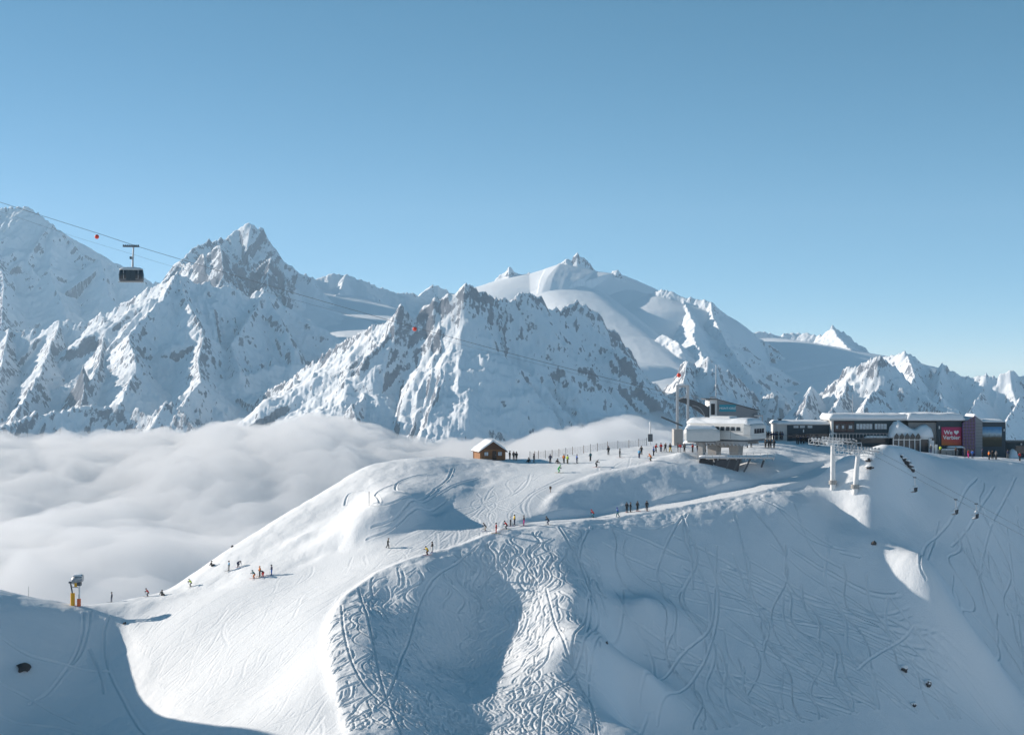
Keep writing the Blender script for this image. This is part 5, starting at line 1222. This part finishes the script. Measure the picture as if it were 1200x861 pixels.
def helmet_mesh():
    b = MB(); vs = []; n, m = 12, 6
    for i in range(m + 1):
        th = math.pi * .58 * i / m
        for k in range(n):
            ph = 2 * math.pi * k / n; vs.append((math.sin(th) * math.cos(ph) * .145, math.sin(th) * math.sin(ph) * .165, math.cos(th) * .15))
    b.add(vs, [(i * n + k, (i + 1) * n + k, (i + 1) * n + (k + 1) % n, i * n + (k + 1) % n) for i in range(m) for k in range(n)], True); o = b.done('helmet', M['rubber']); me = o.data; bpy.data.objects.remove(o); return me
def ski_mesh():
    pr = [(-.85, .10), (-.78, .04), (-.6, .02), (.8, .02), (.8, .0), (-.62, .0), (-.8, .02), (-.87, .085)]
    b = MB().prism(pr, -.05, .05, 'x'); o = b.done('ski', M['rubber']); me = o.data; bpy.data.objects.remove(o); return me
HELMET, SKI = helmet_mesh(), ski_mesh()
def goggles_mesh():
    o = MB().box(-.09, .09, -.175, -.13, -.03, .035).done('goggles', M['glass']); me = o.data; bpy.data.objects.remove(o); return me
GOGGLES = goggles_mesh()
CLOTH = {}
COLS = dict(black=(.018, .019, .022), grey=(.16, .165, .17), white=(.62, .62, .62), navy=(.015, .03, .09), blue=(.03, .12, .45), lightblue=(.12, .38, .62), teal=(.02, .14, .17), green=(.04, .50, .12), lime=(.48, .62, .05), yellow=(.70, .48, .03),
            orange=(.72, .20, .03), red=(.55, .03, .03), pink=(.75, .06, .30), brown=(.16, .09, .05), olive=(.09, .09, .06), beige=(.40, .35, .28))
def cloth(c):
    if c not in CLOTH: CLOTH[c] = mat(c + '_cloth', COLS[c], .75, 0, .15, 6)
    return CLOTH[c]
def child(me, name, parent, loc, m, rot=(0, 0, 0)):
    o = bpy.data.objects.new(name, me); COL.objects.link(o); o.parent = parent; o.location = loc; o.rotation_euler = rot
    if len(me.materials) and m is not None: o.material_slots[0].link = 'OBJECT'; o.material_slots[0].material = m
    return o
POLE = {}
def person(px, py, pose, jac, tro, label, rz=None, skis=False, hat=None, group=None, d0=215, d1=372, at=None, size=1.0):
    g = at if at is not None else ground(px, py, d0, d1); me = BODY[pose]; j = POSES[pose]
    root = bpy.data.objects.new('person', me); COL.objects.link(root)
    rz = random.uniform(-3.1, 3.1) if rz is None else R(rz)
    root.location = (g.x, g.y, g.z + (.03 if skis else -.02)); root.rotation_euler = (0, 0, rz); root.scale = (size * 1.04,) * 3
    for k, m in enumerate((cloth(jac), cloth(tro), M['skin'], M['rubber'])): root.material_slots[k].link = 'OBJECT'; root.material_slots[k].material = m
    tag(root, label, 'person', group)
    hd = j['head'][0]; hat = hat or random.choice(('black', 'white', 'grey', 'black', jac))
    child(HELMET, 'helmet', root, hd + Vector((0, .01, .035)), cloth(hat)); child(GOGGLES, 'goggles', root, hd + Vector((0, 0, .01)), M['glass'])
    if skis:
        for a in ('anl', 'anr'):
            p = j[a][0]; child(SKI, 'ski', root, (p.x, p.y - .05, -.005), cloth(random.choice(('white', 'red', 'blue', 'black', 'yellow'))))
        for h, sx in (('hal', -1), ('har', 1)):
            key = (pose, h)
            if key not in POLE:
                p = j[h][0]; q = Vector((p.x + sx * .1, p.y + (.45 if pose == 'ski' else -.1), -.02)); o = MB().tube([p, q], .014, 5).done('ski_pole', M['steel_dark']); POLE[key] = o.data; bpy.data.objects.remove(o)
            child(POLE[key], 'ski_pole', root, (0, 0, 0), None)
    return root
P = person
# beside the hut
G_HUT = 'people in black beside the hut'
for px, py in ((597.4, 538.4), (602, 539), (605.2, 539.4)): P(px, py, 'stand', 'black', 'black', 'one of three people in black standing just right of the log hut', group=G_HUT, hat='black', d0=330)
P(619.4, 541.6, 'sit', 'black', 'black', 'person in black sitting on the snow at the left end of the net fence', 200, d0=330)
P(625.8, 542, 'stand', 'black', 'grey', 'person in black and grey standing at the first fence post', d0=330)
P(644.8, 542.5, 'stand', 'navy', 'black', 'person in a navy jacket standing by the fence left of the sitting skier', d0=330)
P(653.6, 543.2, 'sit', 'black', 'grey', 'person in black sitting in front of the fence above the green skier', 30, d0=330)
P(655, 554, 'ski', 'green', 'green', 'skier all in bright green gliding below the fence', 75, True, hat='green')
P(660.8, 542.6, 'stand', 'orange', 'black', 'person in an orange jacket standing beside the lime jacket', d0=330)
P(665, 543.5, 'stand', 'lime', 'olive', 'person in a lime yellow jacket standing near the fence', d0=330)
P(676, 543, 'stand', 'blue', 'navy', 'person in a bright blue jacket standing by the middle of the fence', d0=330, skis=True)
P(692, 540.2, 'stand', 'teal', 'black', 'person in dark teal standing by the fence above the crouching skier', d0=330)
P(699, 547.4, 'ski', 'grey', 'black', 'crouching skier in grey turning below the fence', 60, True)
P(713, 533, 'stand', 'black', 'black', 'person in black standing close to the net, behind the piste', d0=335)
P(726.3, 536.2, 'stand', 'grey', 'black', 'person in a dark grey jacket standing on skis below the fence', d0=335, skis=True)
P(749, 537, 'stand', 'lightblue', 'navy', 'person in a light blue jacket near the right end of the fence', d0=335)
P(751.6, 533, 'stand', 'black', 'black', 'person in black standing behind the light blue jacket', d0=335)
P(762.4, 540.4, 'ski', 'orange', 'olive', 'skier in orange starting down below the equipment mast', -60, True, d0=325)
P(766, 534, 'stand', 'blue', 'black', 'person in blue waiting right of the equipment mast', d0=335)
for px, py, a, b, l in ((768.5, 530, 'red', 'black', 'person in a red jacket just right of the equipment mast'), (774.6, 529.3, 'red', 'navy', 'person in red and navy in the queue left of the yellow trousers'), (779.5, 529, 'black', 'black', 'person in black standing between red and yellow clothing in the queue'), (785.6, 529.6, 'black', 'yellow', 'person in a black jacket and yellow trousers before the station'),
                        (794.3, 529.6, 'black', 'grey', 'person in black and grey below the tall portal posts'), (797, 530, 'red', 'white', 'person in a red jacket and white trousers under the portal'), (802, 529.6, 'grey', 'black', 'person in a grey jacket left of the rounded cover'), (811.7, 530, 'red', 'black', 'person in red under the rounded snow-capped cover'),
                        (817.6, 530.2, 'black', 'navy', 'person in black under the middle of the rounded cover'), (821.5, 530, 'navy', 'black', 'person in navy under the right half of the rounded cover'), (826, 530.4, 'beige', 'black', 'person in beige beside the station pillar'), (832, 530.8, 'red', 'grey', 'person in red and grey close to the station pillar')):
    P(px, py, random.choice(('stand', 'stand', 'walk')), a, b, l, d0=325, d1=350)
# the traverse road
P(568.6, 622.6, 'ski', 'grey', 'beige', 'skier in grey and beige at the left end of the road group', -100, True)
P(581.6, 625.2, 'stand', 'red', 'red', 'skier all in red standing lowest at the junction of road and piste', -90, True)
P(593.2, 620.6, 'ski', 'red', 'black', 'skier in a red jacket and black trousers at the junction', -80, True)
P(598.6, 616.6, 'stand', 'white', 'black', 'skier in a white jacket and black trousers in the road group', -100, True)
P(603, 615, 'stand', 'yellow', 'navy', 'skier in a yellow jacket and dark trousers in the road group', -70, True)
P(614, 616, 'stand', 'black', 'pink', 'skier in a black jacket and pink trousers on the road', -80, True)
P(642.2, 614.8, 'ski', 'black', 'navy', 'skier in dark clothes alone at the start of the road', -80, True)
P(695, 606.6, 'ski', 'red', 'teal', 'skier in a red top and teal trousers on the road', -85, True)
P(724, 606.6, 'walk', 'blue', 'teal', 'person in blue walking along the lower edge of the road', -80)
for px, py, l in ((734.6, 600, 'leftmost of the four people in black on the road'), (738.8, 600.2, 'second from left of the four people in black on the road'), (747, 598.8, 'third from left of the four people in black on the road'), (758, 598.4, 'rightmost of the four people in black on the road')):
    P(px, py, 'stand', 'black', 'black', l, hat='black', skis=True)
# the piste
P(454.4, 642.2, 'walk', 'olive', 'black', 'person in olive walking across the piste with a long shadow', 90)
P(500.6, 650.2, 'ski', 'yellow', 'brown', 'skier in a yellow jacket and brown trousers at the rim of the bowl', -60, True)
P(506.6, 647.4, 'stand', 'black', 'white', 'skier in a black jacket and white trousers at the rim of the bowl', -60, True)
P(131, 702.4, 'stand', 'navy', 'navy', 'skier in navy alone at the saddle right of the snow gun', -80, True, d0=285)
P(173, 698.8, 'ski', 'red', 'black', 'skier in red on the skyline of the lower piste', -80, True, d0=285)
P(190, 697.6, 'sit', 'grey', 'black', 'small person in grey sitting near the skyline of the lower piste', 40, d0=285)
P(223.3, 687.5, 'ski', 'lime', 'grey', 'skier in lime yellow descending the lower piste', -70, True)
P(268.4, 669, 'stand', 'lightblue', 'grey', 'skier in light blue standing beside the bending skier', -70, True)
P(279.3, 664.8, 'bend', 'navy', 'navy', 'skier in navy bending forward on the sunlit flank', 60, True)
P(248.5, 663.2, 'sit', 'black', 'black', 'fallen skier in black sitting on the sunlit flank', 130)
P(297.5, 677.8, 'ski', 'teal', 'orange', 'skier in a teal jacket and orange trousers on the lower piste', -60, True)
P(304.5, 675.4, 'stand', 'orange', 'black', 'skier in an orange jacket in the small group on the lower piste', -50, True)
P(307.8, 676, 'bend', 'black', 'red', 'skier in a black jacket and red trousers bending beside the orange jacket', -40, True)
P(318.3, 673.6, 'stand', 'navy', 'blue', 'skier in navy at the right of the lower piste group', -60, True)
# station yard and terrace
for px, py, a, b, l in ((868, 524.5, 'grey', 'black', 'person in grey right of the station pillars'), (876, 524.5, 'lightblue', 'black', 'person in light blue below the end windows of the lift station'), (880.4, 524.3, 'black', 'grey', 'person in black and grey next to the light blue jacket'), (890.4, 503, 'red', 'black', 'person in red on the steps under the station canopy')):
    if py < 510: P(px, py, 'stand', a, b, l, at=Vector((px_x(px, 357), 355, float(gz(px_x(px, 357), 355)) + 1.6)))
    else: P(px, py, 'stand', a, b, l, d0=338, d1=352)
G_YARD = 'people in black in the station yard'
for px, py in ((896.8, 522.5), (900.2, 523), (903.4, 522.6), (906.8, 520.4)): P(px, py, 'stand', 'black', 'black', 'one of four people in black standing close together in the snowy yard', group=G_YARD, hat='black', at=Vector((px_x(px, 348), 348 + random.uniform(-.6, .6), float(gz(px_x(px, 348), 348)))))
G_TER = 'dark crowd before the low restaurant'
for k in range(17):
    px = 933 + k * 2.35 + random.uniform(-.7, .7); d = 355 + random.uniform(-2, 2.4); x = px_x(px, d)
    P(px, 0, random.choice(('stand', 'stand', 'walk')), random.choice(('black', 'navy', 'black')), 'black', 'one of the dark-clothed crowd in front of the long low restaurant', group=G_TER, hat='black', at=Vector((x, d, float(gz(x, d)))))
G_BACK = 'dark crowd by the cable car exit'
for k in range(9):
    px = 896 + k * 2.6 + random.uniform(-.5, .5); d = 359 + random.uniform(-1, 1); x = px_x(px, d)
    P(px, 0, 'stand', random.choice(('black', 'navy')), 'black', 'one of the dark-clothed people between the cable car station and the low restaurant', group=G_BACK, hat='black', at=Vector((x, d, float(gz(x, d)) + .2)))
for px, d, a, b, l in ((1102, 350, 'lime', 'black', 'person in a lime yellow jacket by the white panels of the terrace bar'), (1131, 346, 'black', 'black', 'person in black left of the pink trousers below the glass tower'), (1134.8, 345, 'red', 'pink', 'person in red and pink below the glass tower'), (1139.6, 344, 'blue', 'navy', 'person in a blue jacket below the glass tower'),
                       (1151, 347, 'navy', 'black', 'person in navy at the foot of the tower side wall'), (1159, 344, 'orange', 'black', 'person in an orange jacket below the landscape picture'), (1163, 344.6, 'black', 'black', 'person in black next to the orange jacket below the landscape picture'), (1167.4, 344, 'grey', 'black', 'person in dark grey at the right below the landscape picture'),
                       (1181, 347, 'navy', 'grey', 'person in navy and grey in front of the low annex'), (1195, 345, 'red', 'black', 'person in red in front of the low annex at the right edge'), (1120, 349, 'brown', 'black', 'person in brown standing at the terrace bar counter'), (1091, 350, 'grey', 'navy', 'person in grey beside the arched pavilion door')):
    x = px_x(px, d); P(px, 0, 'stand', a, b, l, at=Vector((x, d, float(gz(x, d)))))
